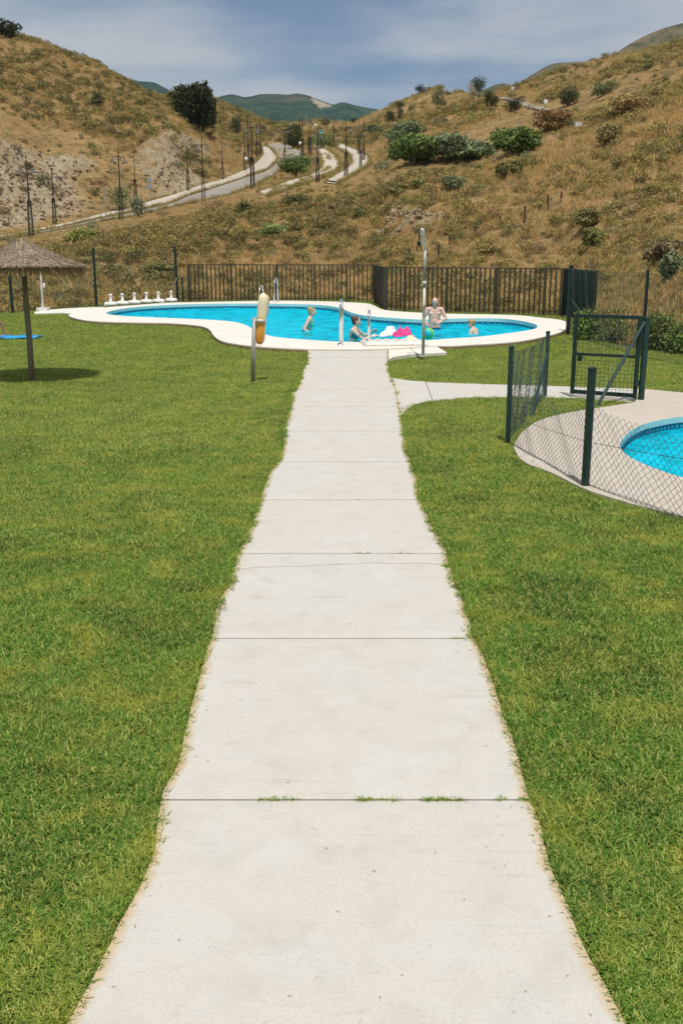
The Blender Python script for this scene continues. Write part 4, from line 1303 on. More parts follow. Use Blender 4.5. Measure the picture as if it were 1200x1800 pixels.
def handrail(parent, base, ztop, reach, foot_out, r=0.022):
    """inverted U: outer leg on the deck, inner leg down into the water"""
    mb = MB()
    b = base
    d = foot_out
    n = 10
    pts = [b + Vector((0, 0, -0.05)), b + Vector((0, 0, ztop - reach / 2))]
    for i in range(1, n):
        a = PI * i / n
        pts.append(b + d * (reach / 2 - reach / 2 * math.cos(a)) + Vector((0, 0, ztop - reach / 2 + reach / 2 * math.sin(a))))
    e = b + d * reach
    pts += [e + Vector((0, 0, ztop - reach / 2)), e + Vector((0, 0, -1.0))]
    mb.tube(pts, r, 12)
    o = mb.build('handrail', M_CHROME, parent, True)
    mb = MB(); mb.lathe([(0.058, 0.0), (0.056, 0.012), (0.03, 0.022), (r * 1.05, 0.03)], 14, (b.x, b.y, b.z)); f = mb.build('flange', M_CHROME, o, True)
    return o
# near ladder
l1, l2 = on_z(598, 607, DZ), on_z(647.5, 606.5, DZ)
nl = thing('pool_ladder', 'near steel pool ladder with two hooped handrails beside the towels', 'pool ladder', (l1.x, l1.y, DZ))
inw = Vector((0.10, 1.0, 0)).normalized()
handrail(nl, Vector((0, 0, 0)), on_y(601, 527, l1.y).z - DZ, 0.42, inw)
handrail(nl, Vector((l2.x - l1.x, l2.y - l1.y, 0)), on_y(646, 547, l2.y).z - DZ, 0.42, Vector((0.06, 1, 0)).normalized())
for i in range(3):
    mb = MB(); mb.box((inw * 0.42) + Vector(((l2.x - l1.x) / 2, 0, -0.32 - 0.25 * i)), (abs(l2.x - l1.x), 0.09, 0.03)); mb.build('step', M_STEEL, nl)
f1, f2 = on_z(461, 533.5, DZ), on_z(485, 533.5, DZ)
fl_ = thing('pool_ladder', 'far steel pool ladder with hooped handrails behind the orange float', 'pool ladder', (f1.x, f1.y, DZ))
ow = Vector((-0.12, -1, 0)).normalized()
b1 = on_z(463, 531.2, DZ); b2 = on_z(488.5, 531.2, DZ)
handrail(fl_, b1 - f1 + Vector((0, 0, 0)), on_y(462, 500, b1.y).z - DZ, 0.75, ow, 0.024)
handrail(fl_, b2 - f1 + Vector((0, 0, 0)), on_y(487, 487, b2.y).z - DZ, 0.75, ow, 0.024)
for i in range(3):
    mb = MB(); mb.box(ow * 0.75 + (b1 + b2) / 2 - f1 + Vector((0, 0, -0.32 - 0.25 * i)), (abs(b2.x - b1.x), 0.09, 0.03)); mb.build('step', M_STEEL, fl_)

# rescue float on its post
fp = on_z(443.5, 671)
fpy = fp.y
zF = lambda py: on_y(450, py, fpy).z
xF = lambda px, py: on_y(px, py, fpy).x - fp.x
stand = thing('float_stand', 'slim steel post with a ring bracket standing on the lawn left of the path', 'stand', (fp.x, fp.y, 0))
mb = MB(); mb.tube([(0, 0, -0.1), (xF(447.2, 558), 0, zF(558))], 0.033, 14); mb.build('post', M_GALV, stand, True)
bx, bz = xF(457.5, 564), zF(564)
mb = MB()
ringp = []
for i in range(25):
    a = 2 * PI * i / 24
    ringp.append((bx + 0.075 * math.cos(a), 0.075 * math.sin(a), bz))
prof = []
vv = []; ff = []
for i in range(24):
    a = 2 * PI * i / 24
    for rr_, z_ in ((0.088, -0.026), (0.088, 0.026), (0.080, 0.026), (0.080, -0.026)):
        vv.append((bx + rr_ * math.cos(a), rr_ * 0.85 * math.sin(a), bz + z_))
for i in range(24):
    j = (i + 1) % 24
    for q in range(4):
        ff.append((i * 4 + q, j * 4 + q, j * 4 + (q + 1) % 4, i * 4 + (q + 1) % 4))
mk('ring_bracket', vv, ff, M_STEEL, stand, True)
mb = MB(); mb.box(((bx - 0.088 + xF(447, 564)) / 2, 0, bz), (abs(bx - 0.088 - xF(447, 564)) + 0.02, 0.03, 0.045)); mb.build('bracket_arm', M_STEEL, stand)
M_FLOAT = mat('faded_orange_foam', (0.75, 0.36, 0.05), 0.55, 0, 0.4)
k = NB(M_FLOAT)
pz = k.objco()
sx = k.new('ShaderNodeSeparateXYZ'); k.link(pz, sx.inputs[0])
nn = k.noise(pz, 6.0, 4, 0.6)
md_ = k.new('ShaderNodeMath', operation='MULTIPLY_ADD'); k.link(nn, md_.inputs[0]); md_.inputs[1].default_value = 0.16; k.link(sx.outputs['Z'], md_.inputs[2])
col = k.ramp(md_.outputs[0], [(0.0, (0.72, 0.22, 0.02)), (0.20, (0.80, 0.32, 0.03)), (0.44, (0.82, 0.44, 0.10)), (0.54, (0.86, 0.76, 0.52)), (0.9, (0.87, 0.78, 0.54))])
col = k.mix(k.ramp(k.noise(pz, 9.0, 5, 0.7, 0.5), [(0.58, 0.0), (0.72, 0.7)]), col, (0.80, 0.68, 0.46))
k.color(col)
zb0, zt0 = zF(605), zF(515)
x0, x1 = xF(455.5, 605), xF(463, 515)
Lf = zt0 - zb0
rf = thing('rescue_float', 'faded orange torpedo rescue float held upright in the steel ring', 'rescue float', (fp.x + x0, fp.y, zb0))
vv = []; ff = []
prof = [(0.0, 0.020), (0.02, 0.040), (0.07, 0.050), (0.2, 0.059), (0.42, 0.064), (0.62, 0.066), (0.78, 0.068), (0.88, 0.066), (0.94, 0.055), (0.98, 0.034), (1.0, 0.008)]
for (t, r_) in prof:
    for i in range(20):
        a = 2 * PI * i / 20
        e = 1 + 0.10 * math.cos(2 * a)
        vv.append((x1 * t - x0 * t + r_ * e * math.cos(a), r_ * 0.82 * math.sin(a), t * Lf))
for j in range(len(prof) - 1):
    for i in range(20):
        ff.append((j * 20 + i, j * 20 + (i + 1) % 20, (j + 1) * 20 + (i + 1) % 20, (j + 1) * 20 + i))
ff.append(tuple(range(19, -1, -1))); ff.append(tuple(range((len(prof) - 1) * 20, len(prof) * 20)))
mk('float_body', vv, ff, M_FLOAT, rf, True)
M_STRAP = noisy('pale_strap', (0.72, 0.66, 0.52), (0.62, 0.5, 0.3), 8, 0.7)
mb = MB(); mb.tube([((x1 - x0) * t + 0.070 * (1 if 0.06 < t < 0.96 else 0.4), -0.012, t * Lf) for t in np.linspace(0.0, 0.9, 14)], 0.012, 6)
mb.build('side_strap', M_STRAP, rf, True)
for s_ in (0.66, 0.86):
    mb = MB(); mb.tube([((x1 - x0) * s_ + 0.066, 0, s_ * Lf - 0.07), ((x1 - x0) * s_ + 0.098, 0, s_ * Lf - 0.03), ((x1 - x0) * s_ + 0.098, 0, s_ * Lf + 0.03), ((x1 - x0) * s_ + 0.066, 0, s_ * Lf + 0.07)], 0.011, 6); mb.build('handle', M_STRAP, rf, True)
mb = MB(); mb.tube([(-0.03, -0.02, 0.01), (-0.01, -0.03, -0.03), (0.015, -0.03, -0.045), (0.03, -0.02, 0.0)], 0.008, 6); mb.build('tow_loop', M_STRAP, rf, True)

# thatched parasol
up = on_z(57, 667)
par = thing('thatched_parasol', 'straw thatched parasol on a wooden pole standing on the left lawn', 'parasol', (up.x, up.y, 0))
zr = on_y(57, 466, up.y).z; za_ = on_y(40, 416, up.y).z; RAD = on_y(146, 468, up.y).x - up.x - 0.03
mb = MB(); mb.tube([(0, 0, -0.2), (0.004, 0, 0.6), (-0.004, 0, 1.2), (0, 0, za_ - 0.12)], [0.050, 0.047, 0.044, 0.040], 14); mb.build('pole', M_WOOD, par, True)
M_THATCH = leafmat('weathered_straw', (0.30, 0.23, 0.165), (0.40, 0.31, 0.22), (0.50, 0.40, 0.29), 0.1, 0.85, 5.0)
M_FRINGE = leafmat('golden_straw', (0.62, 0.46, 0.21), (0.50, 0.36, 0.17), (0.78, 0.62, 0.33), 0.3, 0.8, 5.0)
def cone_z(r):
    t = r / RAD
    return za_ + (zr - za_) * (t ** 0.86) - 0.02
vv = []; ff = []
NR, NA = 14, 48
for i in range(NR + 1):
    r_ = max(0.005, RAD * i / NR * 0.985)
    for j in range(NA):
        a = 2 * PI * j / NA
        vv.append((r_ * math.cos(a), r_ * math.sin(a), cone_z(r_) - 0.015))
for i in range(NR):
    for j in range(NA):
        ff.append((i * NA + j, i * NA + (j + 1) % NA, (i + 1) * NA + (j + 1) % NA, (i + 1) * NA + j))
b0 = len(vv)
for i in range(NR + 1):
    r_ = max(0.005, RAD * i / NR * 0.985)
    for j in range(NA):
        a = 2 * PI * j / NA
        vv.append((r_ * math.cos(a), r_ * math.sin(a), cone_z(r_) - 0.09))
for i in range(NR):
    for j in range(NA):
        ff.append((b0 + i * NA + j, b0 + (i + 1) * NA + j, b0 + (i + 1) * NA + (j + 1) % NA, b0 + i * NA + (j + 1) % NA))
for j in range(NA):
    ff.append((NR * NA + j, NR * NA + (j + 1) % NA, b0 + NR * NA + (j + 1) % NA, b0 + NR * NA + j))
M_THATCHB = noisy('straw_mat', (0.22, 0.17, 0.12), (0.12, 0.09, 0.06), 30, 0.9, bump=0.6)
mk('canopy', vv, ff, M_THATCHB, par)
st = []; tn = []
rs = random.Random(5)
for i in range(9000):
    r0 = RAD * math.sqrt(rs.uniform(0.0, 0.98)); a = rs.uniform(0, 2 * PI)
    L = rs.uniform(0.10, 0.24); da = rs.gauss(0, 0.55)
    wd = rs.uniform(0.0035, 0.008)
    lift0 = rs.uniform(0.0, 0.022); lift1 = rs.uniform(0.0, 0.035)
    p0 = Vector((r0 * math.cos(a), r0 * math.sin(a), cone_z(r0) + lift0))
    d2 = Vector((math.cos(a + da), math.sin(a + da), 0))
    q = p0 + d2 * L
    r1 = min(math.hypot(q.x, q.y), RAD * 1.04)
    q = Vector((q.x, q.y, cone_z(r1) + lift1))
    s_ = Vector((-d2.y, d2.x, 0)) * wd
    st += [tuple(p0 - s_), tuple(p0 + s_), tuple(q + s_ * 0.5), tuple(q - s_ * 0.5)]
    t_n = rs.random(); tn += [t_n] * 4
o = bpy.data.objects.new('thatch', fast_quads('thatch', np.array(st), M_THATCH, {'tone': tn})); C.objects.link(o); o.parent = par; o['kind'] = 'stuff'
st = []; tn = []
for i in range(4200):
    a = rs.uniform(0, 2 * PI)
    r0 = RAD * rs.uniform(0.93, 1.0)
    lng = rs.uniform(0.05, 0.13) * (2.4 if (-0.65 < math.sin(a) < 0.2 and math.cos(a) > 0.3 and rs.random() < 0.45) else 1.0)
    wd = rs.uniform(0.004, 0.008)
    p0 = Vector((r0 * math.cos(a), r0 * math.sin(a), cone_z(r0) - rs.uniform(0.0, 0.05)))
    q = p0 + Vector((math.cos(a + rs.gauss(0, 0.8)) * lng * 0.45, math.sin(a + rs.gauss(0, 0.8)) * lng * 0.45, -lng))
    s_ = Vector((-math.sin(a), math.cos(a), 0)) * wd
    st += [tuple(p0 - s_), tuple(p0 + s_), tuple(q + s_ * 0.4), tuple(q - s_ * 0.4)]
    tn += [rs.random()] * 4
o = bpy.data.objects.new('fringe', fast_quads('fringe', np.array(st), M_FRINGE, {'tone': tn})); C.objects.link(o); o.parent = par; o['kind'] = 'stuff'
for i in range(8):
    a = 2 * PI * (i + 0.3) / 8
    mb = MB(); mb.tube([(0.03 * math.cos(a), 0.03 * math.sin(a), za_ - 0.16), (RAD * 0.93 * math.cos(a), RAD * 0.93 * math.sin(a), cone_z(RAD * 0.93) - 0.105)], 0.014, 6); mb.build('rib', M_WOOD, par)

# white garden tap post behind the parasol
tp = on_z(76, 546, 0.05)
tap = thing('shower', 'thin white poolside shower pipe with a tap behind the thatched parasol', 'shower', (tp.x, tp.y, 0.045))
mb = MB(); mb.box((0, 0, 0.05), (0.36, 0.36, 0.10)); mb.build('base_block', M_WHITEPL, tap)
tzz = on_y(72, 452, tp.y).z
mb = MB(); mb.tube([(0, 0, 0.1), (0, 0, 0.9), (-0.01, 0, tzz)], [0.040, 0.034, 0.026], 12); mb.build('pipe', M_WHITEPL, tap, True)
mb = MB(); mb.tube([(-0.01, 0, tzz - 0.01), (-0.01, -0.15, tzz + 0.03), (-0.01, -0.3, tzz)], 0.025, 10); mb.tube([(-0.01, -0.3, tzz), (-0.01, -0.33, tzz - 0.06)], [0.03, 0.06], 10); mb.build('shower_head', M_WHITEPL, tap, True)
mb = MB(); mb.tube([(0, 0, 0.78), (0.12, -0.03, 0.78)], 0.025, 8); mb.tube([(0.10, -0.03, 0.75), (0.10, -0.03, 0.88)], 0.03, 8); mb.tube([(0.05, -0.03, 0.88), (0.15, -0.03, 0.88)], 0.014, 6); mb.build('tap', M_WHITEPL, tap, True)

# white parasol feet along the far left edge of the pool
spots = [(195.5, 538.5, 'leftmost white parasol foot of the row on the pool edge'), (216, 537, 'second white parasol foot from the left on the pool edge'), (237, 535.5, 'third white parasol foot from the left on the pool edge'),
         (258, 534, 'white parasol foot third from the right of the pool edge row'), (279, 533, 'white parasol foot second from the right of the pool edge row'), (301.5, 531.6, 'rightmost white parasol foot of the row set slightly apart by the fence')]
pf0 = None
for i, (px, py, lab) in enumerate(spots):
    p_ = on_z(px, py - 0.6, DZ)
    if pf0 is None:
        pf0 = thing('parasol_foot', lab, 'parasol foot', (0, 0, 0), 0, 'white parasol feet lined up along the pool edge')
        mb = MB(); mb.lathe([(0.20, 0.0), (0.235, 0.02), (0.245, 0.07), (0.235, 0.12), (0.19, 0.155), (0.10, 0.165)], 22); mb.build('base', M_WHITEPL, pf0, True)
        mb = MB(); mb.lathe([(0.085, 0.16), (0.06, 0.19), (0.048, 0.26), (0.045, 0.36), (0.043, 0.40)], 14); mb.build('neck', M_WHITEPL, pf0, True)
        mb = MB(); mb.lathe([(0.058, 0.385), (0.066, 0.40), (0.066, 0.43), (0.05, 0.45), (0.03, 0.455)], 14); mb.tube([(0.04, 0, 0.34), (0.10, 0, 0.34)], 0.014, 6); mb.build('clamp_collar', M_WHITEPL, pf0, True)
        o = pf0
    else:
        o = copy_tree(pf0)
        o['label'] = lab
    o.location = (p_.x, p_.y, DZ)
    o.rotation_euler.z = random.uniform(0, 6)
    s_ = 1.0 * p_.y / on_z(258, 533.4, DZ).y
    o.scale = (0.98, 0.98, 0.92)

# ------------------------------------------------------------------ towels, mat, ball
def cloth(name, label, cat, c, u, v, nu, nv, zf, m, thick=0.012, rz=0):
    o_v = []; o_f = []
    for i in range(nu + 1):
        for j in range(nv + 1):
            a, b = i / nu - 0.5, j / nv - 0.5
            x, y, z = zf(a, b)
            o_v.append((x * u, y * v, z))
    N = len(o_v)
    o_v += [(x, y, max(0.0, z - thick)) for x, y, z in o_v]
    idx = lambda i, j: i * (nv + 1) + j
    for i in range(nu):
        for j in range(nv):
            q = (idx(i, j), idx(i + 1, j), idx(i + 1, j + 1), idx(i, j + 1))
            o_f.append(q); o_f.append(tuple(N + t for t in q[::-1]))
    ring = [idx(i, 0) for i in range(nu + 1)] + [idx(nu, j) for j in range(1, nv + 1)] + [idx(i, nv) for i in range(nu - 1, -1, -1)] + [idx(0, j) for j in range(nv - 1, 0, -1)]
    for a, b in zip(ring, ring[1:] + ring[:1]):
        o_f.append((a, a + N, b + N, b))
    o = mk(name, o_v, o_f, m, None, True)
    o.location = c; o.rotation_euler.z = rz
    return tag(o, label, cat)
M_MAT = mat('pale_inflatable_vinyl', (0.70, 0.64, 0.55), 0.32, 0, 0.5)
k = NB(M_MAT); pz = k.objco()
vo = k.new('ShaderNodeTexVoronoi'); vo.inputs['Scale'].default_value = 5.5; k.link(pz, vo.inputs['Vector'])
fl = k.ramp(vo.outputs['Distance'], [(0.16, 1.0), (0.22, 0.0)])
g_ = k.ramp(vo.outputs['Color'], [(0.3, (0.72, 0.16, 0.16)), (0.6, (0.35, 0.42, 0.62)), (0.8, (0.75, 0.55, 0.25))], 'CONSTANT')
k.color(k.mix(k.mix(1.0, fl, (0.65, 0.65, 0.65), 'MULTIPLY'), (0.72, 0.68, 0.60), g_))
mc = on_z(690, 603.5, DZ)
def tubes_z(a, b):
    edge = max(0.0, 1 - max(abs(a), abs(b)) * 2)
    base = min(1, edge * 9) ** 0.5
    return (a + 0.012 * math.sin(b * 9), b + 0.012 * math.sin(a * 7), 0.012 + base * (0.055 + 0.026 * abs(math.sin(a * PI * 7))) + 0.02 * fbm(np.array([a * 5.0]), np.array([b * 5.0]), 2, 3)[0])
cloth('lilo', 'pale flowered inflatable mat lying on the pool edge under the towels', 'air mattress', (mc.x, mc.y - 0.2, DZ + 0.004), 1.30, 0.75, 56, 24, tubes_z, M_MAT, 0.03, 0.12)
def crumple(seed, h, sx=1.0):
    def zf(a, b):
        n = fbm(np.array([a * 4.2 + seed]), np.array([b * 4.2]), 4, seed)[0]
        n2 = abs(fbm(np.array([a * 7.0]), np.array([b * 5.0 + seed]), 3, seed + 3)[0])
        r = max(0.0, 1 - (a * a + b * b) * 3.6)
        return (a * (0.85 + 0.6 * n) , b * (0.85 + 0.5 * n), 0.012 + h * r * (0.55 + 1.1 * n + 1.4 * n2))
    return zf
M_PINK = noisy('pink_towelling', (0.80, 0.085, 0.30), (0.70, 0.055, 0.22), 12, 0.9)
M_WTOWEL = noisy('white_towelling', (0.80, 0.78, 0.74), (0.66, 0.68, 0.70), 5, 0.9)
M_YTOWEL = noisy('pale_yellow_towelling', (0.78, 0.70, 0.44), (0.74, 0.68, 0.55), 6, 0.9)
M_BLUETOW = noisy('blue_towelling', (0.012, 0.22, 0.62), (0.02, 0.36, 0.72), 3, 0.85)
q = on_z(684, 596.5, DZ); cloth('towel', 'crumpled white towel heaped beside the pink one on the mat', 'towel', (q.x, q.y - 0.08, DZ + 0.075), 0.55, 0.40, 30, 22, crumple(3, 0.26), M_WTOWEL)
q = on_z(706, 597, DZ); cloth('towel', 'bright pink towel bunched on top of the pale mat', 'towel', (q.x, q.y - 0.15, DZ + 0.085), 0.52, 0.34, 30, 20, crumple(7, 0.27), M_PINK, rz=0.3)
q = on_z(722, 602, DZ); cloth('towel', 'pale yellow towel folded over the right end of the mat', 'towel', (q.x, q.y - 0.08, DZ + 0.03), 0.42, 0.34, 24, 18, crumple(12, 0.16), M_YTOWEL, rz=-0.5)
q = on_z(743, 594.5, DZ)
# ball
bl = on_z(752.5, 594.5, WZ)
br = 0.138
M_BG = noisy('green_ball_vinyl', (0.05, 0.55, 0.12), (0.06, 0.60, 0.16), 3, 0.3)
M_BY = noisy('yellow_ball_vinyl', (0.70, 0.74, 0.16), (0.74, 0.78, 0.22), 3, 0.3)
M_BB = noisy('turquoise_ball_vinyl', (0.02, 0.42, 0.56), (0.02, 0.48, 0.62), 3, 0.3)
ball = thing('beach_ball', 'green, yellow and turquoise beach ball floating by the near pool edge', 'ball', (bl.x, bl.y, WZ + br * 0.82))
ax = Vector((-0.25, -0.85, 0.15)).normalized(); Q = ax.to_track_quat('Z', 'Y')
def ballseg(lo, hi, rad, m, nm, sect=None):
    vv = []; ff = []
    for i in range(9):
        th = lo + (hi - lo) * i / 8
        for j in range(28):
            a = 2 * PI * j / 28
            vv.append(Q @ Vector((rad * math.sin(th) * math.cos(a), rad * math.sin(th) * math.sin(a), rad * math.cos(th))))
    for i in range(8):
        for j in range(28):
            ff.append((i * 28 + j, (i + 1) * 28 + j, (i + 1) * 28 + (j + 1) % 28, i * 28 + (j + 1) % 28))
    mk(nm, vv, ff, m, ball, True)
ballseg(0.002, 0.62, br, M_BB, 'turquoise_cap'); ballseg(0.62, 1.18, br, M_BG, 'green_band'); ballseg(1.18, 1.75, br, M_BY, 'yellow_band'); ballseg(1.75, 3.139, br, M_BG, 'green_cap')
# blue towel of the person at the left edge
q = on_z(12, 595)
def flat(a, b):
    return (a, b + 0.03 * math.sin(a * 6), 0.035 + 0.02 * math.sin(a * 9 + b * 4) ** 2)
cloth('towel', 'blue beach towel spread on the grass at the left edge of the photo', 'towel', (q.x - 0.25, q.y + 0.05, 0.0), 2.0, 0.8, 30, 12, flat, M_BLUETOW, 0.012, -0.05)

# ------------------------------------------------------------------ vegetation of the slopes
def leaf_cloud(n, lobes, leaf, seed, flat=0.0, upright=0.0, aspect=2.2):
    """leaf quads spread through and over lumpy lobes: (cx,cy,cz,rx,ry,rz)"""
    r = np.random.default_rng(seed)
    L = np.array(lobes, float)
    wgt = L[:, 3] * L[:, 4] + L[:, 3] * L[:, 5]
    li = r.choice(len(L), n, p=wgt / wgt.sum())
    d = r.normal(size=(n, 3)); d /= np.linalg.norm(d, axis=1)[:, None]
    rad = r.uniform(0.55, 1.0, n) ** 0.5
    bump = 1 + 0.22 * np.sin(d[:, 0] * 7 + li) * np.sin(d[:, 1] * 6 + 2 * li) + r.normal(0, 0.15, n)
    c = L[li, :3] + d * L[li, 3:6] * (rad * bump)[:, None]
    nrm = d * 0.8 + r.normal(0, 0.75, (n, 3)) + np.array([0, 0, 0.25])
    nrm /= np.linalg.norm(nrm, axis=1)[:, None]
    t = r.normal(size=(n, 3)); t[:, 2] += upright * 3
    t -= nrm * (t * nrm).sum(1)[:, None]; t /= np.linalg.norm(t, axis=1)[:, None]
    s = np.cross(nrm, t)
    ln = leaf * r.uniform(0.6, 1.4, n); wd = ln / aspect
    keep = c[:, 2] > -0.05
    c, t, s, ln, wd, rad = c[keep], t[keep], s[keep], ln[keep], wd[keep], rad[keep]
    v = np.stack([c - t * ln[:, None] * .5, c - s * wd[:, None] * .5, c + t * ln[:, None] * .5, c + s * wd[:, None] * .5], 1).reshape(-1, 3)
    tone = np.repeat(r.uniform(0, 1, len(c)), 4)
    return v, tone
def dome_lobes(seed, w=1.0, h=0.7, n=7):
    r = random.Random(seed); out = [(0, 0, h * 0.45, w * 0.42, w * 0.42, h * 0.5)]
    for i in range(n):
        a = r.uniform(0, 2 * PI); q = r.uniform(0.15, 0.36) * w
        s = r.uniform(0.18, 0.30) * w
        out.append((q * math.cos(a), q * math.sin(a), h * r.uniform(0.25, 0.65), s, s, s * r.uniform(0.7, 1.0) * h / w * 1.2))
    return out
def shrub_mesh(name, seed, m, n=420, leaf=0.085, w=1.0, h=0.7, upright=0.0, aspect=2.2, lobes=7):
    v, t = leaf_cloud(n, dome_lobes(seed, w, h, lobes), leaf, seed, upright=upright, aspect=aspect)
    return fast_quads(name, v, m, {'tone': t})
def tuft_mesh(name, seed, m, n=26, spread=0.16, length=0.5, width=0.02, tilt=(0.05, 0.75), curve=0.5):
    v, t = blades(n, spread, length, width, tilt, curve, seed, 2, 0.2)
    return fast_quads(name, v, m, {'tone': t})
def tree(name, label, px, py, wpx, hpx, col, seed, cat='tree', n=2600, leaf=None, group=None, trunk=True, lumps=9, sink=0.1):
    p = hit(px, py)
    if p is None:
        return None
    dpt = p.y * cs + (H - p.z) * sn
    w = wpx / F * dpt * 1.22; h = hpx / F * dpt * 1.12
    t = thing(name, label, cat, (p.x, p.y, p.z - sink), random.Random(seed).uniform(0, 6), group)
    r = random.Random(seed)
    lob = [(0, 0, h * 0.55, w * 0.34, w * 0.34, h * 0.36)]
    for i in range(lumps):
        a = r.uniform(0, 2 * PI); q = r.uniform(0.12, 0.34) * w; s = r.uniform(0.14, 0.24) * w
        lob.append((q * math.cos(a), q * math.sin(a), h * r.uniform(0.28, 0.85), s, s, s * r.uniform(0.7, 1.1) * min(1.3, h / w)))
    v, tn = leaf_cloud(n, lob, leaf or max(0.17, w * 0.075), seed)
    o = bpy.data.objects.new('crown', fast_quads('crown', v, M_LEAF, {'tone': tn})); C.objects.link(o); o.parent = t; o.color = (*([min(0.6, q * (2.6 if col not in (DK, DK2, OLV, GRN, GRY, BRN) else 1.0)) for q in col]), 1)
    mb = MB()
    mb.tube([(0, 0, -0.4), (w * .02, 0, h * .2), (0, w * .02, h * .55)], [w * .045, w * .035, w * .012], 8)
    for i in range(4):
        a = r.uniform(0, 6.28)
        mb.tube([(0, 0, h * .12 + i * h * .07), (w * .2 * math.cos(a), w * .2 * math.sin(a), h * (.45 + .08 * i))], [w * .022, w * .006], 6)
    mb.build('trunk' if cat == 'tree' else 'stem', M_WOOD, t)
    return t
DK = (0.050, 0.064, 0.028); DK2 = (0.075, 0.092, 0.036); OLV = (0.22, 0.215, 0.085); GRN = (0.17, 0.25, 0.075); GRY = (0.27, 0.30, 0.18); BRN = (0.34, 0.215, 0.095)
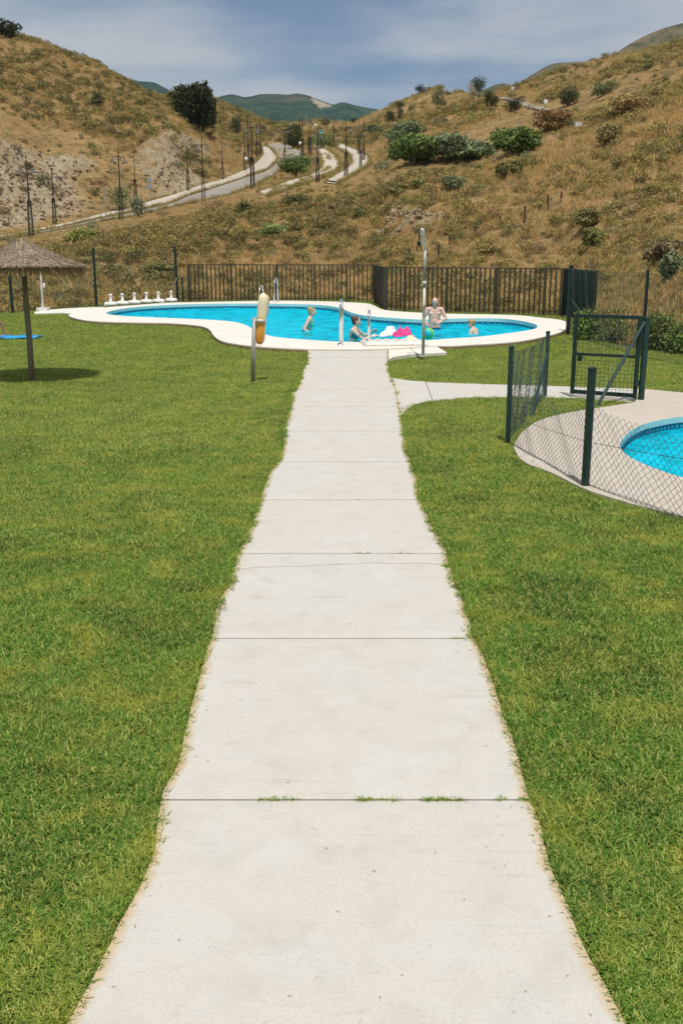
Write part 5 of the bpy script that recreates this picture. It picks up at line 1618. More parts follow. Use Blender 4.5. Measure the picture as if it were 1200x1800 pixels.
# trees and large bushes one can point to
tree('tree', 'large round dark evergreen tree halfway up the left hill', 345, 232, 72, 74, DK, 1, n=6500, lumps=14)
tree('tree', 'dark bushy tree on the top of the left ridge', 14, 68, 42, 28, DK, 2, n=1800)
for (px, py, w_, h_, c_, lab) in (
    (173, 194, 22, 28, DK, 'small dark bush alone on the open face of the left hill'), (282, 168, 16, 16, DK, 'dark bush where the near left ridge dips down'),
    (305, 176, 26, 14, DK2, 'low spreading dark bush to the upper left of the large round tree'), (410, 220, 14, 16, GRN, 'small bright green bush on the second left hill'),
    (416, 235, 24, 26, DK2, 'dark bush below the small bright green bush on the second left hill'), (410, 178, 18, 12, DK2, 'dark shrub on the skyline of the second left hill'),
    (443, 197, 24, 14, OLV, 'wide olive shrub on the falling skyline of the second left hill'), (472, 212, 16, 20, DK, 'round dark bush near the low end of the left skyline'),
    (486, 214, 14, 12, DK2, 'lower dark bush just right of the round skyline bush'), (522, 212, 20, 20, (0.07, 0.07, 0.06), 'grey leafless tree at the head of the valley'),
    (573, 225, 18, 16, DK2, 'dark round bush at the head of the valley'), (621, 218, 15, 12, DK, 'dark bush low on the right skyline above the lamps'),
    (653, 238, 20, 18, DK, 'dark bush right of the three lamps on the right pavement'), (515, 262, 36, 42, DK2, 'tall dark green bush where the left road bends'),
    (520, 312, 52, 38, GRN, 'dense feathery green shrub between the two roads'), (568, 262, 34, 28, (0.07, 0.095, 0.035), 'spreading green shrub under the teal road sign'),
    (243, 382, 32, 36, GRY, 'round grey-green shrub at the edge of the left road'), (210, 372, 40, 44, (0.13, 0.13, 0.06), 'tall pale olive bush behind the left road'),
    (740, 166, 22, 16, DK, 'dark bush on the skyline of the right hillock'), (701, 198, 18, 20, DK, 'round dark bush high on the left flank of the right hillock'),
    (725, 200, 16, 16, OLV, 'olive bush beside the round dark one on the right hillock'), (770, 192, 26, 30, (0.05, 0.06, 0.026), 'upright dark bush below the top of the right hillock'),
    (683, 218, 22, 22, DK, 'lower dark bush on the left flank of the right hillock'), (703, 212, 14, 18, DK2, 'narrow dark bush beside the lower one on the right hillock'),
    (842, 170, 26, 36, DK2, 'tall dark tree standing on the skyline beside the hilltop road'), (828, 185, 16, 36, (0.17, 0.14, 0.08), 'thin grey half-bare bush left of the tall skyline tree'),
    (863, 192, 28, 28, DK, 'round dark bush just below the start of the hilltop road'), (905, 200, 28, 28, DK, 'dark bush against the lower end of the hilltop road'),
    (695, 268, 42, 34, (0.062, 0.085, 0.040), 'leftmost of the big green bushes at the foot of the right hillock'), (662, 240, 24, 16, (0.06, 0.08, 0.04), 'small green bush above the leftmost of the big green ones'),
    (712, 248, 66, 32, (0.072, 0.090, 0.045), 'tall grey-green bush behind the big green ones of the right hillock'), (728, 286, 88, 42, GRN, 'large bright green bush spreading downhill on the right hillock'),
    (812, 280, 96, 36, (0.085, 0.108, 0.058), 'wide grey-green thicket in the middle of the right slope'), (908, 272, 86, 42, GRN, 'large bright green bush right of the grey-green thicket'),
    (1000, 186, 42, 28, (0.045, 0.05, 0.022), 'dark scrub in the hollow above the white block'), (1060, 168, 36, 22, (0.06, 0.075, 0.035), 'dark grey-green bush high on the right hill'),
    (970, 232, 60, 36, BRN, 'wide reddish-brown dry bush below the hilltop road'), (1105, 205, 60, 34, (0.17, 0.13, 0.055), 'broad dry bush below the top of the right hill'),
    (1068, 255, 44, 36, (0.13, 0.11, 0.05), 'brown twiggy bush in the middle of the right hill'), (882, 318, 24, 34, OLV, 'tall olive tussock under the bright green bush'),
    (906, 310, 26, 28, OLV, 'pale olive bush right of the tall tussock'), (1043, 432, 46, 30, (0.085, 0.085, 0.028), 'round dark olive cushion bush on the slope above the railing corner'),
    (1030, 402, 44, 36, (0.11, 0.105, 0.042), 'spiky olive bush just above the round cushion bush'), (1185, 488, 52, 44, (0.10, 0.115, 0.060), 'grey-green cushion bush at the right edge of the photo'),
    (1165, 455, 58, 32, (0.115, 0.092, 0.052), 'dry brown bush above the grey-green cushion at the right edge'), (860, 448, 52, 18, (0.12, 0.10, 0.04), 'flat brown-green cushion just above the railing'),
    (735, 330, 24, 16, GRN, 'small green clump low on the right slope'), (700, 345, 30, 16, OLV, 'olive clump left of the small green one'), (798, 335, 40, 26, (0.10, 0.11, 0.06), 'grey-olive bush in the middle of the lower right slope'),
    (582, 376, 24, 20, (0.12, 0.085, 0.045), 'round brown bush on the bank below the right road'), (552, 372, 18, 18, (0.15, 0.09, 0.05), 'rusty round bush left of the brown one on the bank'),
    (520, 362, 46, 22, OLV, 'olive bush on the crest of the bank below the roads'), (430, 380, 34, 26, OLV, 'olive bush left on the crest of the bank'), (285, 492, 52, 32, (0.085, 0.08, 0.03), 'dark olive bush on the bank behind the parasol feet'),
    (40, 552, 60, 32, (0.07, 0.10, 0.025), 'green bush at the foot of the bank behind the thatched parasol'), (88, 547, 36, 26, (0.065, 0.10, 0.025), 'leafy green bush right of the white shower pipe'),
    (150, 426, 70, 26, (0.10, 0.11, 0.03), 'green weedy bush on the bank above the thatched parasol'), (480, 420, 44, 28, (0.12, 0.15, 0.06), 'pale green thistle bush on the bank above the railing')):
    n_ = int(min(3800, 500 + w_ * h_ * 0.9))
    tall_ = 'tree' in lab.split(' halfway')[0].split(' beside')[0].split(' of ')[0] and 'bush' not in lab
    tree('tree' if tall_ else 'bush', lab, px, py, w_, h_, c_, px * 7 + py, 'tree' if tall_ else 'bush', n=n_, lumps=9 if w_ < 40 else 16)
# bushes at the edge of the lawn on the right
for (px, py, w_, h_, c_, lab) in (
    (1030, 604, 44, 62, (0.085, 0.12, 0.03), 'leafy green bush behind the left side of the open gate'), (1078, 606, 56, 60, (0.10, 0.115, 0.035), 'olive green bush behind the middle of the open gate'),
    (1018, 560, 28, 40, (0.10, 0.13, 0.04), 'yellow-green bush growing against the end of the railing'),
    (1160, 618, 66, 80, (0.085, 0.105, 0.03), 'tall olive green bush beside the gate post at the lawn edge'), (1205, 628, 60, 72, (0.07, 0.10, 0.025), 'dark green bush at the right edge of the lawn')):
    p = on_z(px, py, -0.05)
    dpt = p.y * cs + H * sn
    w__, h__ = w_ / F * dpt, h_ / F * dpt
    t = thing('bush', lab, 'bush', (p.x, p.y + 0.25, -0.08))
    v, tn = leaf_cloud(2600, dome_lobes(px, w__ * 1.1, h__, 10), 0.075, px, upright=0.5)
    o = bpy.data.objects.new('foliage', fast_quads('foliage', v, M_LEAF, {'tone': tn})); C.objects.link(o); o.parent = t; o.color = (*[q * 2.6 for q in c_], 1)
    mb = MB()
    rr_ = random.Random(px)
    for i in range(9):
        a = rr_.uniform(0, 6.28); mb.tube([(0, 0, -0.1), (w__ * .15 * math.cos(a), w__ * .15 * math.sin(a), h__ * .5), (w__ * .4 * math.cos(a), w__ * .4 * math.sin(a), h__ * rr_.uniform(.8, 1.1))], [.014, .01, .003], 5)
    mb.build('stem', M_WOOD, t)

# scattered scrub one can count: mid-size mounds that show on the near slopes
LM = [(738, 420, 'the bent shower arm'), (1042, 475, 'the corner of the railing'), (463, 470, 'the orange float'), (345, 200, 'the large round tree'), (565, 235, 'the teal road sign'),
      (930, 188, 'the hilltop road'), (1015, 219, 'the white block'), (48, 300, 'the first tall lamp on the left'), (214, 290, 'the second double-armed lamp'), (358, 270, 'the third double-armed lamp'),
      (812, 262, 'the grey-green thicket'), (908, 252, 'the large bright green bush'), (1131, 480, 'the thin post by the gate'), (165, 440, 'the thin green fence post'), (310, 436, 'the fence post beside the railing'),
      (660, 468, 'the step in the railing'), (610, 240, 'the lamps of the right pavement'), (860, 440, 'the flat cushion above the railing'), (1043, 415, 'the round dark olive cushion'), (40, 420, 'the parasol top'),
      (1185, 470, 'the grey-green cushion at the right edge'), (582, 366, 'the round brown bush on the bank'), (770, 175, 'the top of the right hillock'), (100, 320, 'the bare rock cut')]
SHR = [shrub_mesh('shrub', 300 + i, M_LEAF, 420, 0.10, 1.0, 0.62 + 0.08 * (i % 3), upright=0.4 * (i % 2)) for i in range(7)]
used_labels = set()
def dirword(dx, dy):
    if abs(dx) > 2.2 * abs(dy):
        return 'right of' if dx > 0 else 'left of'
    if abs(dy) > 2.2 * abs(dx):
        return 'above' if dy < 0 else 'below'
    return ('up and ' if dy < 0 else 'down and ') + ('right of' if dx > 0 else 'left of')
TINTS = [((0.105, 0.105, 0.040), 'olive'), ((0.14, 0.12, 0.050), 'yellow-olive'), ((0.115, 0.085, 0.045), 'brown'), ((0.095, 0.105, 0.060), 'grey-green'), ((0.070, 0.072, 0.028), 'dark olive'), ((0.15, 0.105, 0.055), 'reddish-brown')]
rs = random.Random(77)
cnt = 0; tries = 0
taken = []
while cnt < 170 and tries < 4000:
    tries += 1
    px = rs.uniform(-5, 1205); py = rs.uniform(60, 535)
    p = hit(px, py)
    if p is None or p.y > 215 or p.y < 20:
        continue
    if min(np.hypot(RP[:, 0] - p.x, RP[:, 1] - p.y)) < 3.0:
        continue
    dpt = p.y
    wpx = rs.uniform(13, 34) * (1.0 if py > 300 else 0.75)
    if any(abs(px - a) < 16 and abs(py - b) < 11 for a, b in taken):
        continue
    size = min(wpx / F * dpt, 2.6)
    if size < 0.4:
        continue
    if p.y < 30 and p.z < 0.4:
        continue
    near_ = sorted(LM, key=lambda q: (q[0] - px) ** 2 + (q[1] - py) ** 2)
    tint_, tn_ = rs.choice(TINTS)
    sz = 'small' if wpx < 17 else ('wide' if wpx > 27 else 'rounded')
    lab = None
    for lm in near_[:4]:
        dx, dy = px - lm[0], py - lm[1]
        d_ = math.hypot(dx, dy)
        how = 'just ' if d_ < 45 else ('' if d_ < 110 else 'well ')
        c_ = f'{sz} {tn_} shrub {how}{dirword(dx, dy)} {lm[2]}'
        if c_ not in used_labels and len(c_.split()) <= 16:
            lab = c_
            break
    if lab is None:
        continue
    used_labels.add(lab); taken.append((px, py))
    o = bpy.data.objects.new('shrub', SHR[cnt % len(SHR)]); C.objects.link(o)
    tag(o, lab, 'shrub', 'low scrub mounds on the dry slopes')
    o.location = (p.x, p.y, p.z - 0.06 * size); o.rotation_euler = (rs.uniform(-.1, .1), rs.uniform(-.1, .1), rs.uniform(0, 6.28))
    o.scale = (size, size, size * rs.uniform(0.75, 1.15)); o.color = (*[q * 2.5 for q in tint_], 1)
    cnt += 1

# the rest of the scrub and the dry grass: beyond counting
def hill_points(n, pw, ymax=260, ymin=0, rockmax=0.6, seed=1, pattern=None):
    r = np.random.default_rng(seed)
    a = V1.reshape(NROW, NCOL, 3)
    c = (a[:-1, :-1] + a[1:, 1:]) / 2
    e1 = a[1:, :-1] - a[:-1, :-1]; e2 = a[:-1, 1:] - a[:-1, :-1]
    area = np.linalg.norm(np.cross(e1, e2), axis=2)
    dist = np.hypot(c[:, :, 0], c[:, :, 1])
    wgt = area / np.maximum(dist, 14) ** pw
    wgt[(dist > ymax) | (dist < ymin)] = 0
    rk_ = rock[:-1, :-1]
    wgt *= np.clip(1 - rk_ * 1.15, 0.04, 1)
    rd = RD[:-1, :-1]
    wgt[rd < 1.4] = 0
    ax = np.abs(c[:, :, 0]) / np.maximum(c[:, :, 1], 1)
    wgt[ax > 0.75] *= 0.25
    if pattern is not None:
        wgt *= pattern(c[:, :, 0], c[:, :, 1], c[:, :, 2])
    wf = wgt.ravel(); idx = r.choice(len(wf), n, p=wf / wf.sum())
    i, j = np.unravel_index(idx, wgt.shape)
    u, v = r.uniform(0, 1, (2, n))[:, :, None]
    p = (a[i, j] * (1 - u) * (1 - v) + a[i + 1, j] * u * (1 - v) + a[i, j + 1] * (1 - u) * v + a[i + 1, j + 1] * u * v)
    return p, np.hypot(p[:, 0], p[:, 1])
r = np.random.default_rng(4)
def calm_at(p):
    d = np.full(len(p), 1e9)
    for i in range(0, len(RP), 7):
        d = np.minimum(d, np.hypot(p[:, 0] - RP[i, 0], p[:, 1] - RP[i, 1]))
    return np.clip((26 - d) / 12, 0, 1) * (p[:, 1] < 125)
def rots(n, t=0.18):
    return np.stack([r.normal(0, t, n), r.normal(0, t, n), r.uniform(0, 2 * PI, n)], 1)
dens1 = lambda x, y, z: np.clip(0.75 + 2.2 * fbm(x * 0.07, y * 0.07, 4, 30), 0.08, 2)
N1 = 70000
p1, d1 = hill_points(N1, 1.55, seed=5, pattern=dens1)
T_DRY = [bpy.data.objects.new('dry_tuft', tuft_mesh('dry_tuft', 200 + i, M_DRY, 26, 0.34, 0.46, 0.022, (0.1, 1.0), 0.7)) for i in range(5)]
T_DRYG = [bpy.data.objects.new('dry_tuft', tuft_mesh('dry_tuft', 220 + i, M_DRYG, 26, 0.34, 0.44, 0.024, (0.1, 1.0), 0.7)) for i in range(3)]
pk = np.where(fbm(p1[:, 0] * 0.06, p1[:, 1] * 0.06, 3, 40) + r.normal(0, 0.09, N1) - np.clip((p1[:, 1] - 20) * 0 + (4 - p1[:, 0]) * 0.0035, -0.1, 0.1) * 0 > 0.12, 5 + r.integers(0, 3, N1), r.integers(0, 5, N1))
scatter('dry_grass', p1, rots(N1), np.clip(d1 / 75, 0.55, 1.25) * r.uniform(0.45, 1.25, N1) * (1 - 0.62 * calm_at(p1)), pk, T_DRY + T_DRYG, None)
dens2 = lambda x, y, z: np.clip(0.30 + 0.75 * ((y < 78) & (x < 7)) + 3.6 * fbm(x * 0.055 + 9, y * 0.055, 4, 33) + 0.5 * np.clip(-x / 60, 0, 1) + 0.4 * np.clip((52 - y) / 20, 0, 1) * (x < 5), 0.03, 2)
N2 = 15500
p2, d2 = hill_points(N2, 1.35, seed=6, pattern=dens2)
S_A = [bpy.data.objects.new('scrub_mound', shrub_mesh('scrub_mound', 400 + i, M_SCRUB, 230, 0.13, 1.0, 0.5 + 0.07 * i, upright=0.5)) for i in range(4)]
S_B = [bpy.data.objects.new('scrub_mound', shrub_mesh('scrub_mound', 420 + i, M_SCRUB2, 230, 0.12, 1.0, 0.5 + 0.08 * i)) for i in range(3)]
pk2 = np.where(r.uniform(0, 1, N2) < 0.38 + 0.22 * (p2[:, 0] < 4), 4 + r.integers(0, 3, N2), r.integers(0, 4, N2))
scatter('scrub', p2 - np.array([0, 0, 0.05]), rots(N2, 0.1), np.clip(d2 / 80, 0.45, 1.25) * r.uniform(0.45, 1.45, N2) ** 1.2 * (1 - 0.65 * calm_at(p2)), pk2, S_A + S_B, None)
# weeds on the roads and their verges
wp = []
for k_, rows in road_strips.items():
    if k_ == 'road_hilltop':
        continue
    for i in range(len(rows) - 1):
        for q in range(9 if k_ in ('pavement_left', 'road_left') else 22):
            a_, b_ = rows[i], rows[i + 1]
            t_ = random.random(); s_ = random.choice([random.uniform(-0.14, 0.03), random.uniform(0.97, 1.06)])
            if k_ == 'road_right':
                s_ = random.choice([random.uniform(-.1, .08), random.uniform(.9, 1.15), random.uniform(0.35, 0.6) if (i // 4) % 2 == 0 else 1.05])
            x_, y_ = [(a_[0][c_] + (a_[6][c_] - a_[0][c_]) * s_) * (1 - t_) + (b_[0][c_] + (b_[6][c_] - b_[0][c_]) * s_) * t_ for c_ in (0, 1)]
            z_ = ground(x_, y_)
            if z_ is not None:
                wp.append((x_, y_, z_))
wp = np.array(wp)
W_T = [bpy.data.objects.new('weed_tuft', tuft_mesh('weed_tuft', 240 + i, M_DRYG, 30, 0.4, 0.65, 0.04)) for i in range(3)]
scatter('roadside_weeds', wp, rots(len(wp)), r.uniform(0.25, 0.75, len(wp)), r.integers(0, 3, len(wp)), W_T, None)
# stones lying in the rock cut and the scree
def rock_mesh(seed):
    bm = bmesh.new(); bmesh.ops.create_icosphere(bm, subdivisions=1, radius=0.5)
    rr_ = random.Random(seed)
    for v_ in bm.verts:
        v_.co *= rr_.uniform(0.65, 1.2); v_.co.z *= 0.65
    me = bpy.data.meshes.new('stone'); bm.to_mesh(me); bm.free(); me.materials.append(M_ROCK)
    return bpy.data.objects.new('stone', me)
M_ROCK = noisy('pale_stone', (0.40, 0.31, 0.21), (0.27, 0.19, 0.12), 2, 0.95, obj=False)
a = V1.reshape(NROW, NCOL, 3)
wr_ = (rock ** 2 / np.maximum(np.hypot(a[:, :, 0], a[:, :, 1]), 20)).ravel()
ii = r.choice(len(wr_), 2200, p=wr_ / wr_.sum())
pp = V1.reshape(-1, 3)[ii] + r.normal(0, 0.35, (2200, 3)) * np.array([1, 1, 0.1])
scatter('scree', pp, np.stack([r.uniform(0, 6, 2200)] * 3, 1) * np.array([.3, .3, 1]), np.clip(r.lognormal(-1.45, 0.5, 2200), 0.1, 0.9) * np.clip(np.hypot(pp[:, 0], pp[:, 1]) / 90, 0.5, 1.2), r.integers(0, 4, 2200), [rock_mesh(i) for i in range(4)], None)

# ------------------------------------------------------------------ street lamps of the abandoned road
HL = 7.0
def lattice(h, w0, w1, r_, nseg):
    mb = MB()
    cor = [(1, 1), (1, -1), (-1, -1), (-1, 1)]
    for a_, b_ in cor:
        mb.tube([(a_ * w0 / 2, b_ * w0 / 2, -0.6), (a_ * w1 / 2, b_ * w1 / 2, h)], r_, 4)
    for i in range(nseg):
        z0, z1 = h * i / nseg, h * (i + 1) / nseg
        wa, wb = [(w0 + (w1 - w0) * z / h) / 2 for z in (z0, z1)]
        for q in range(4):
            c0, c1 = cor[q], cor[(q + 1) % 4]
            mb.tube([(c0[0] * wa, c0[1] * wa, z0), (c1[0] * wb, c1[1] * wb, z1)], r_ * 0.6, 4, False)
            mb.tube([(c1[0] * wa, c1[1] * wa, z0), (c0[0] * wb, c0[1] * wb, z1)], r_ * 0.6, 4, False)
            mb.tube([(c0[0] * wb, c0[1] * wb, z1), (c1[0] * wb, c1[1] * wb, z1)], r_ * 0.6, 4, False)
    return mb
def lamp_kind(double):
    root = thing('street_lamp', 'x', 'street lamp', (0, 0, 0), 0, 'lattice street lamps along the abandoned roads')
    lattice(3.1, 0.46, 0.30, 0.032, 7).build('lattice_mast', M_IRON, root)
    mb = MB(); mb.tube([(0, 0, 2.6), (0, 0, 5.0), (0, 0, HL)], [0.085, 0.065, 0.03], 8); mb.build('pole', M_IRON, root)
    arms = (-1, 1) if double else (1,)
    mb = MB()
    for s_ in arms:
        mb.tube([(0, 0, 6.05), (s_ * 0.62, 0, 6.05)], 0.035, 6)
        mb.tube([(0, 0, 5.65), (s_ * 0.30, 0, 5.98)], 0.022, 5)
        mb.tube([(s_ * 0.62, 0, 6.12), (s_ * 0.62, 0, 5.86)], 0.03, 6)
    mb.box((0, 0, 6.05), (0.14, 0.14, 0.16))
    mb.build('crossarm', M_IRON, root)
    for s_ in arms:
        mb = MB(); mb.lathe([(0.05, 0.38), (0.09, 0.34), (0.11, 0.22), (0.17, 0.12), (0.29, 0.03), (0.31, 0.0), (0.27, 0.0), (0.10, 0.10)], 12, (s_ * 0.62, 0, 5.5)); mb.build('lamp_shade', M_LAMPSH, root, True)
    return root
M_LAMPSH = noisy('weathered_lamp_shade', (0.05, 0.065, 0.065), (0.10, 0.11, 0.11), 8, 0.5)
LAMPS = [  # base px, base py, top py, double, yaw, label
 (56, 416, 272, 1, 0.1, 'first tall double-armed lattice lamp on the left, rising behind the thatched parasol'),
 (97, 394, 291, 0, 0.0, 'first single-armed lamp on the left, standing against the bare rock cut'),
 (214, 387, 258, 1, 0.15, 'second double-armed lamp from the left at the near road edge'),
 (239, 352, 270, 0, 0.0, 'second single-armed lamp, its foot hidden by the round grey-green shrub'),
 (331, 338.5, 249, 0, 0.1, 'single-armed lamp standing just left of the third double-armed lamp'),
 (358, 352, 239, 1, 0.15, 'third double-armed lamp from the left at the near road edge'),
 (392, 318, 240, 0, 0.1, 'single-armed lamp halfway between the third and fourth double-armed lamps'),
 (431, 302, 224, 0, 0.2, 'single-armed lamp beside the white globe light on the left pavement'),
 (444, 331, 207, 1, 0.3, 'fourth double-armed lamp, tall in front of the left road bend'),
 (437, 290, 207, 0, 0.3, 'tall single-armed lamp in the cluster at the left road bend, leftmost of three'),
 (452, 280, 211, 1, 0.5, 'middle lamp of the close cluster at the left road bend'),
 (457.5, 276, 217, 0, 0.5, 'rightmost lamp of the close cluster at the left road bend'),
 (500.5, 297, 216, 1, 0.05, 'double-armed lamp standing by the feathery green shrub between the roads'),
 (531.5, 275, 203, 0, 0.4, 'lamp standing right behind the dark bush at the road bend'),
 (543, 273, 201, 1, 0.6, 'left lamp of the close pair at the centre of the valley'),
 (546, 275, 204, 0, 0.6, 'right lamp of the close pair at the centre of the valley'),
 (527, 252, 205, 0, 0.4, 'distant thin lamp above the dark bush at the road bend'),
 (558, 321, 222, 0, 0.2, 'slender lamp at the near end of the right road'),
 (586, 254, 202, 0, 0.3, 'distant lamp alone where the right pavement begins'),
 (608, 313, 210, 0, 0.4, 'tall lamp at the near end of the right pavement'),
 (630, 273, 211, 0, 0.5, 'leftmost of the three lamps on the right pavement curve'),
 (633.5, 298, 222, 0, 0.5, 'nearest of the three lamps on the right pavement curve'),
 (639, 284, 212, 0, 0.6, 'rightmost of the three lamps on the right pavement curve')]
protos_ = {}
for (px, pb, pt, dbl, yaw, lab) in LAMPS:
    p = hit(px, pb)
    if p is None:
        continue
    top = on_y(px, pt, p.y).z
    if dbl not in protos_:
        protos_[dbl] = lamp_kind(bool(dbl)); o = protos_[dbl]
    else:
        o = copy_tree(protos_[dbl])
    s_ = (top - p.z) / HL
    o['label'] = lab
    o.location = p; o.scale = (s_ * 0.95, s_ * 0.95, s_); o.rotation_euler = (0, 0, yaw)
# globe lights
M_GLOBE = noisy('white_globe', (0.82, 0.81, 0.78), (0.72, 0.71, 0.68), 5, 0.35)
gp = None
for (px, pb, pt, lab) in ((433.6, 319, 276, 'white globe light on a thin pole on the left pavement'), (510.5, 250, 217, 'white globe light high above the dark bush at the road bend'), (527.5, 280, 249, 'white globe light right of the dark bush at the road bend'), (555, 318, 217.5, 'small globe light on a tall thin pole near the slender lamp')):
    p = hit(px, pb); top = on_y(px, pt, p.y).z; hh = top - p.z
    if gp is None:
        gp = thing('globe_light', lab, 'globe light', (0, 0, 0), 0, 'white globe lights beside the roads'); o = gp
        mb = MB(); mb.tube([(0, 0, -0.3), (0, 0, 0.86)], [0.018, 0.012], 8); mb.build('pole', M_GALV, gp)
        mb = MB(); mb.ball((0, 0, 0.0), 1.0, 14, 10); g_ = mb.build('globe', M_GLOBE, gp, True)
    else:
        o = copy_tree(gp)
    o['label'] = lab
    o.location = p
    rad = (0.19 if pb != 318 else 0.13)
    for ch in o.children:
        if ch.name.startswith('pole'):
            ch.scale = (2.2, 2.2, (hh - rad) / 0.86)
        else:
            ch.scale = (rad, rad, rad); ch.location = (0, 0, hh - rad)
# road signs and posts
def sign_post(px, pb, pt, r_=0.04):
    p = hit(px, pb); return p, on_y(px, pt, p.y).z - p.z
p, hh = sign_post(264.5, 357, 313)
t = thing('road_sign', 'grey road sign seen from behind on a thin post by the left road', 'road sign', p)
mb = MB(); mb.tube([(0, 0, -0.4), (0, 0, hh)], 0.05, 8); mb.build('post', M_GALV, t)
M_SIGNB = noisy('sign_back_aluminium', (0.34, 0.35, 0.36), (0.26, 0.27, 0.28), 6, 0.5, 0.3)
for z, s_ in ((hh - 0.25, 0.24), (hh - 0.85, 0.30)):
    mb = MB(); mb.lathe([(s_, -0.012), (s_, 0.012)] if z > hh - 0.5 else [(s_, -0.012), (s_, 0.012)], 20 if z > hh - 0.5 else 8, (0, -0.07, z), Matrix.Rotation(PI / 2, 3, 'X')); mb.build('sign_plate', M_SIGNB, t)
p, hh = sign_post(187, 384, 329)
t = thing('bare_post', 'plain galvanised post without a sign by the left road', 'post', p)
mb = MB(); mb.tube([(0, 0, -0.4), (0, 0, hh)], 0.055, 8); mb.tube([(0, 0, hh), (0, 0, hh + 0.05)], 0.065, 8); mb.build('pole', M_GALV, t)
mb = MB(); mb.box((-0.12, 0, hh - 0.1), (0.26, 0.04, 0.06)); mb.build('bracket', M_GALV, t)
p, hh = sign_post(565.5, 256, 229)
t = thing('road_sign', 'square teal road sign with a white triangle in the valley between the roads', 'road sign', p)
mb = MB(); mb.tube([(0, 0, -0.4), (0, 0, hh - 0.1)], 0.05, 8); mb.build('post', M_GALV, t)
M_TEAL = noisy('teal_sign_face', (0.02, 0.30, 0.36), (0.03, 0.34, 0.40), 5, 0.4)
sw = 7.2 / F * p.y
mb = MB(); mb.box((0, -0.08, hh - sw / 2), (sw, 0.03, sw)); sp_ = mb.build('sign_plate', M_TEAL, t)
M_WHITE = noisy('sign_white', (0.75, 0.75, 0.73), (0.70, 0.70, 0.68), 5, 0.5)
q = sw * 0.30
mk('triangle', [(-q, -0.1, hh - sw / 2 - q), (q, -0.1, hh - sw / 2 - q), (0, -0.1, hh - sw / 2 + q), (-q * .35, -0.105, hh - sw / 2 - q), (q * .35, -0.105, hh - sw / 2 - q), (0, -0.105, hh - sw / 2 - q * .1)], [(0, 1, 2)], M_WHITE, sp_)
p, hh = sign_post(605, 268, 239)
# white markers by the hilltop road
p, hh = sign_post(957.5, 192, 172.5)
t = thing('road_marker', 'white double-disc road marker beside the hilltop road', 'road marker', p)
mb = MB(); mb.tube([(0, 0, -0.4), (0, 0, hh)], 0.06, 8); mb.build('post', M_GALV, t)
for z in (hh - 0.35, hh - 1.25):
    mb = MB(); mb.lathe([(0.24, -0.02), (0.24, 0.02)], 16, (0, -0.1, z), Matrix.Rotation(PI / 2, 3, 'X')); mb.build('disc', M_WHITE, t)
p, hh = sign_post(901, 160, 155)
t = thing('road_marker', 'small white marker post on the skyline beyond the hilltop road', 'road marker', p)
mb = MB(); mb.tube([(0, 0, -0.3), (0, 0, hh)], 0.09, 8); mb.build('post', M_WHITE, t)
mb = MB(); mb.box((0, 0, hh), (0.5, 0.2, 0.4)); mb.build('head', M_WHITE, t)
p = hit(1015, 223)
mb = MB(); mb.box((0, 0, 0.15), (0.62, 0.35, 0.36)); mb.box((0, 0, 0.355), (0.66, 0.38, 0.05)); mb.box((-0.1, -0.18, 0.16), (0.22, 0.012, 0.12)); mb.box((0.18, -0.18, 0.16), (0.16, 0.012, 0.1))
o = mb.build('utility_box', M_WHITE); tag(o, 'white concrete box on the right slope below the hollow', 'utility box'); o.location = p; o.rotation_euler.z = 0.3
# boulders
for i, (px, py, w_, lab) in enumerate(((737, 383, 16, 'pale boulder in the scree above the shower arm'), (722, 390, 12, 'flat stone left of the pale boulder in the scree'), (752, 378, 13, 'tan stone right of the pale boulder in the scree'), (780, 243, 14, 'squared pale boulder left in the scar of the right hillock'),
        (667, 398, 10, 'white stone on the bank above the step of the railing'), (1010, 204, 10, 'pale stone just above the white box'), (668, 268, 7, 'white stone left of the big green bushes'), (493, 516, 8, 'white stone behind the railing near the far ladder'), (1120, 500, 9, 'pale stone left of the thin post by the gate'))):
    p = hit(px, py)
    if p is None:
        continue
    s_ = w_ / F * p.y
    o = rock_mesh(60 + i); o.name = 'boulder'; C.objects.link(o); o.location = p + Vector((0, 0, s_ * 0.12)); o.scale = (s_, s_ * 0.8, s_ * 0.75); o.rotation_euler.z = i * 1.3
    tag(o, lab, 'boulder')
# old vineyard stakes on the right slope
stake0 = None
SL = [(720, 454, 437, 'first thin stake on the right slope, just left of the shower arm'), (770, 454, 429, 'stake just right of the shower arm'), (790, 431, 413, 'third stake of the row climbing right'), (835, 418, 398, 'fourth stake of the row climbing the slope'),
      (878, 400, 379, 'fifth stake of the climbing row, above the flat cushion'), (921, 392, 362, 'sixth and tallest stake of the climbing row'), (962, 370, 342, 'seventh stake of the climbing row'), (985, 357, 337, 'eighth and last stake at the top of the row')]
for (px, pb, pt, lab) in SL:
    p = hit(px, pb); hh = on_y(px, pt, p.y).z - p.z
    if stake0 is None:
        mb = MB(); mb.box((0, 0, 0.42), (0.07, 0.07, 1.16)); mb.box((0, 0, 0.9), (0.085, 0.085, 0.03))
        stake0 = mb.build('stake', M_RUST); o = stake0
    else:
        o = stake0.copy(); C.objects.link(o)
    tag(o, lab, 'stake', 'row of thin stakes climbing the right slope')
    o.location = p; o.scale = (1, 1, hh); o.rotation_euler = (random.uniform(-.05, .05), random.uniform(-.06, .06), random.uniform(0, 1))

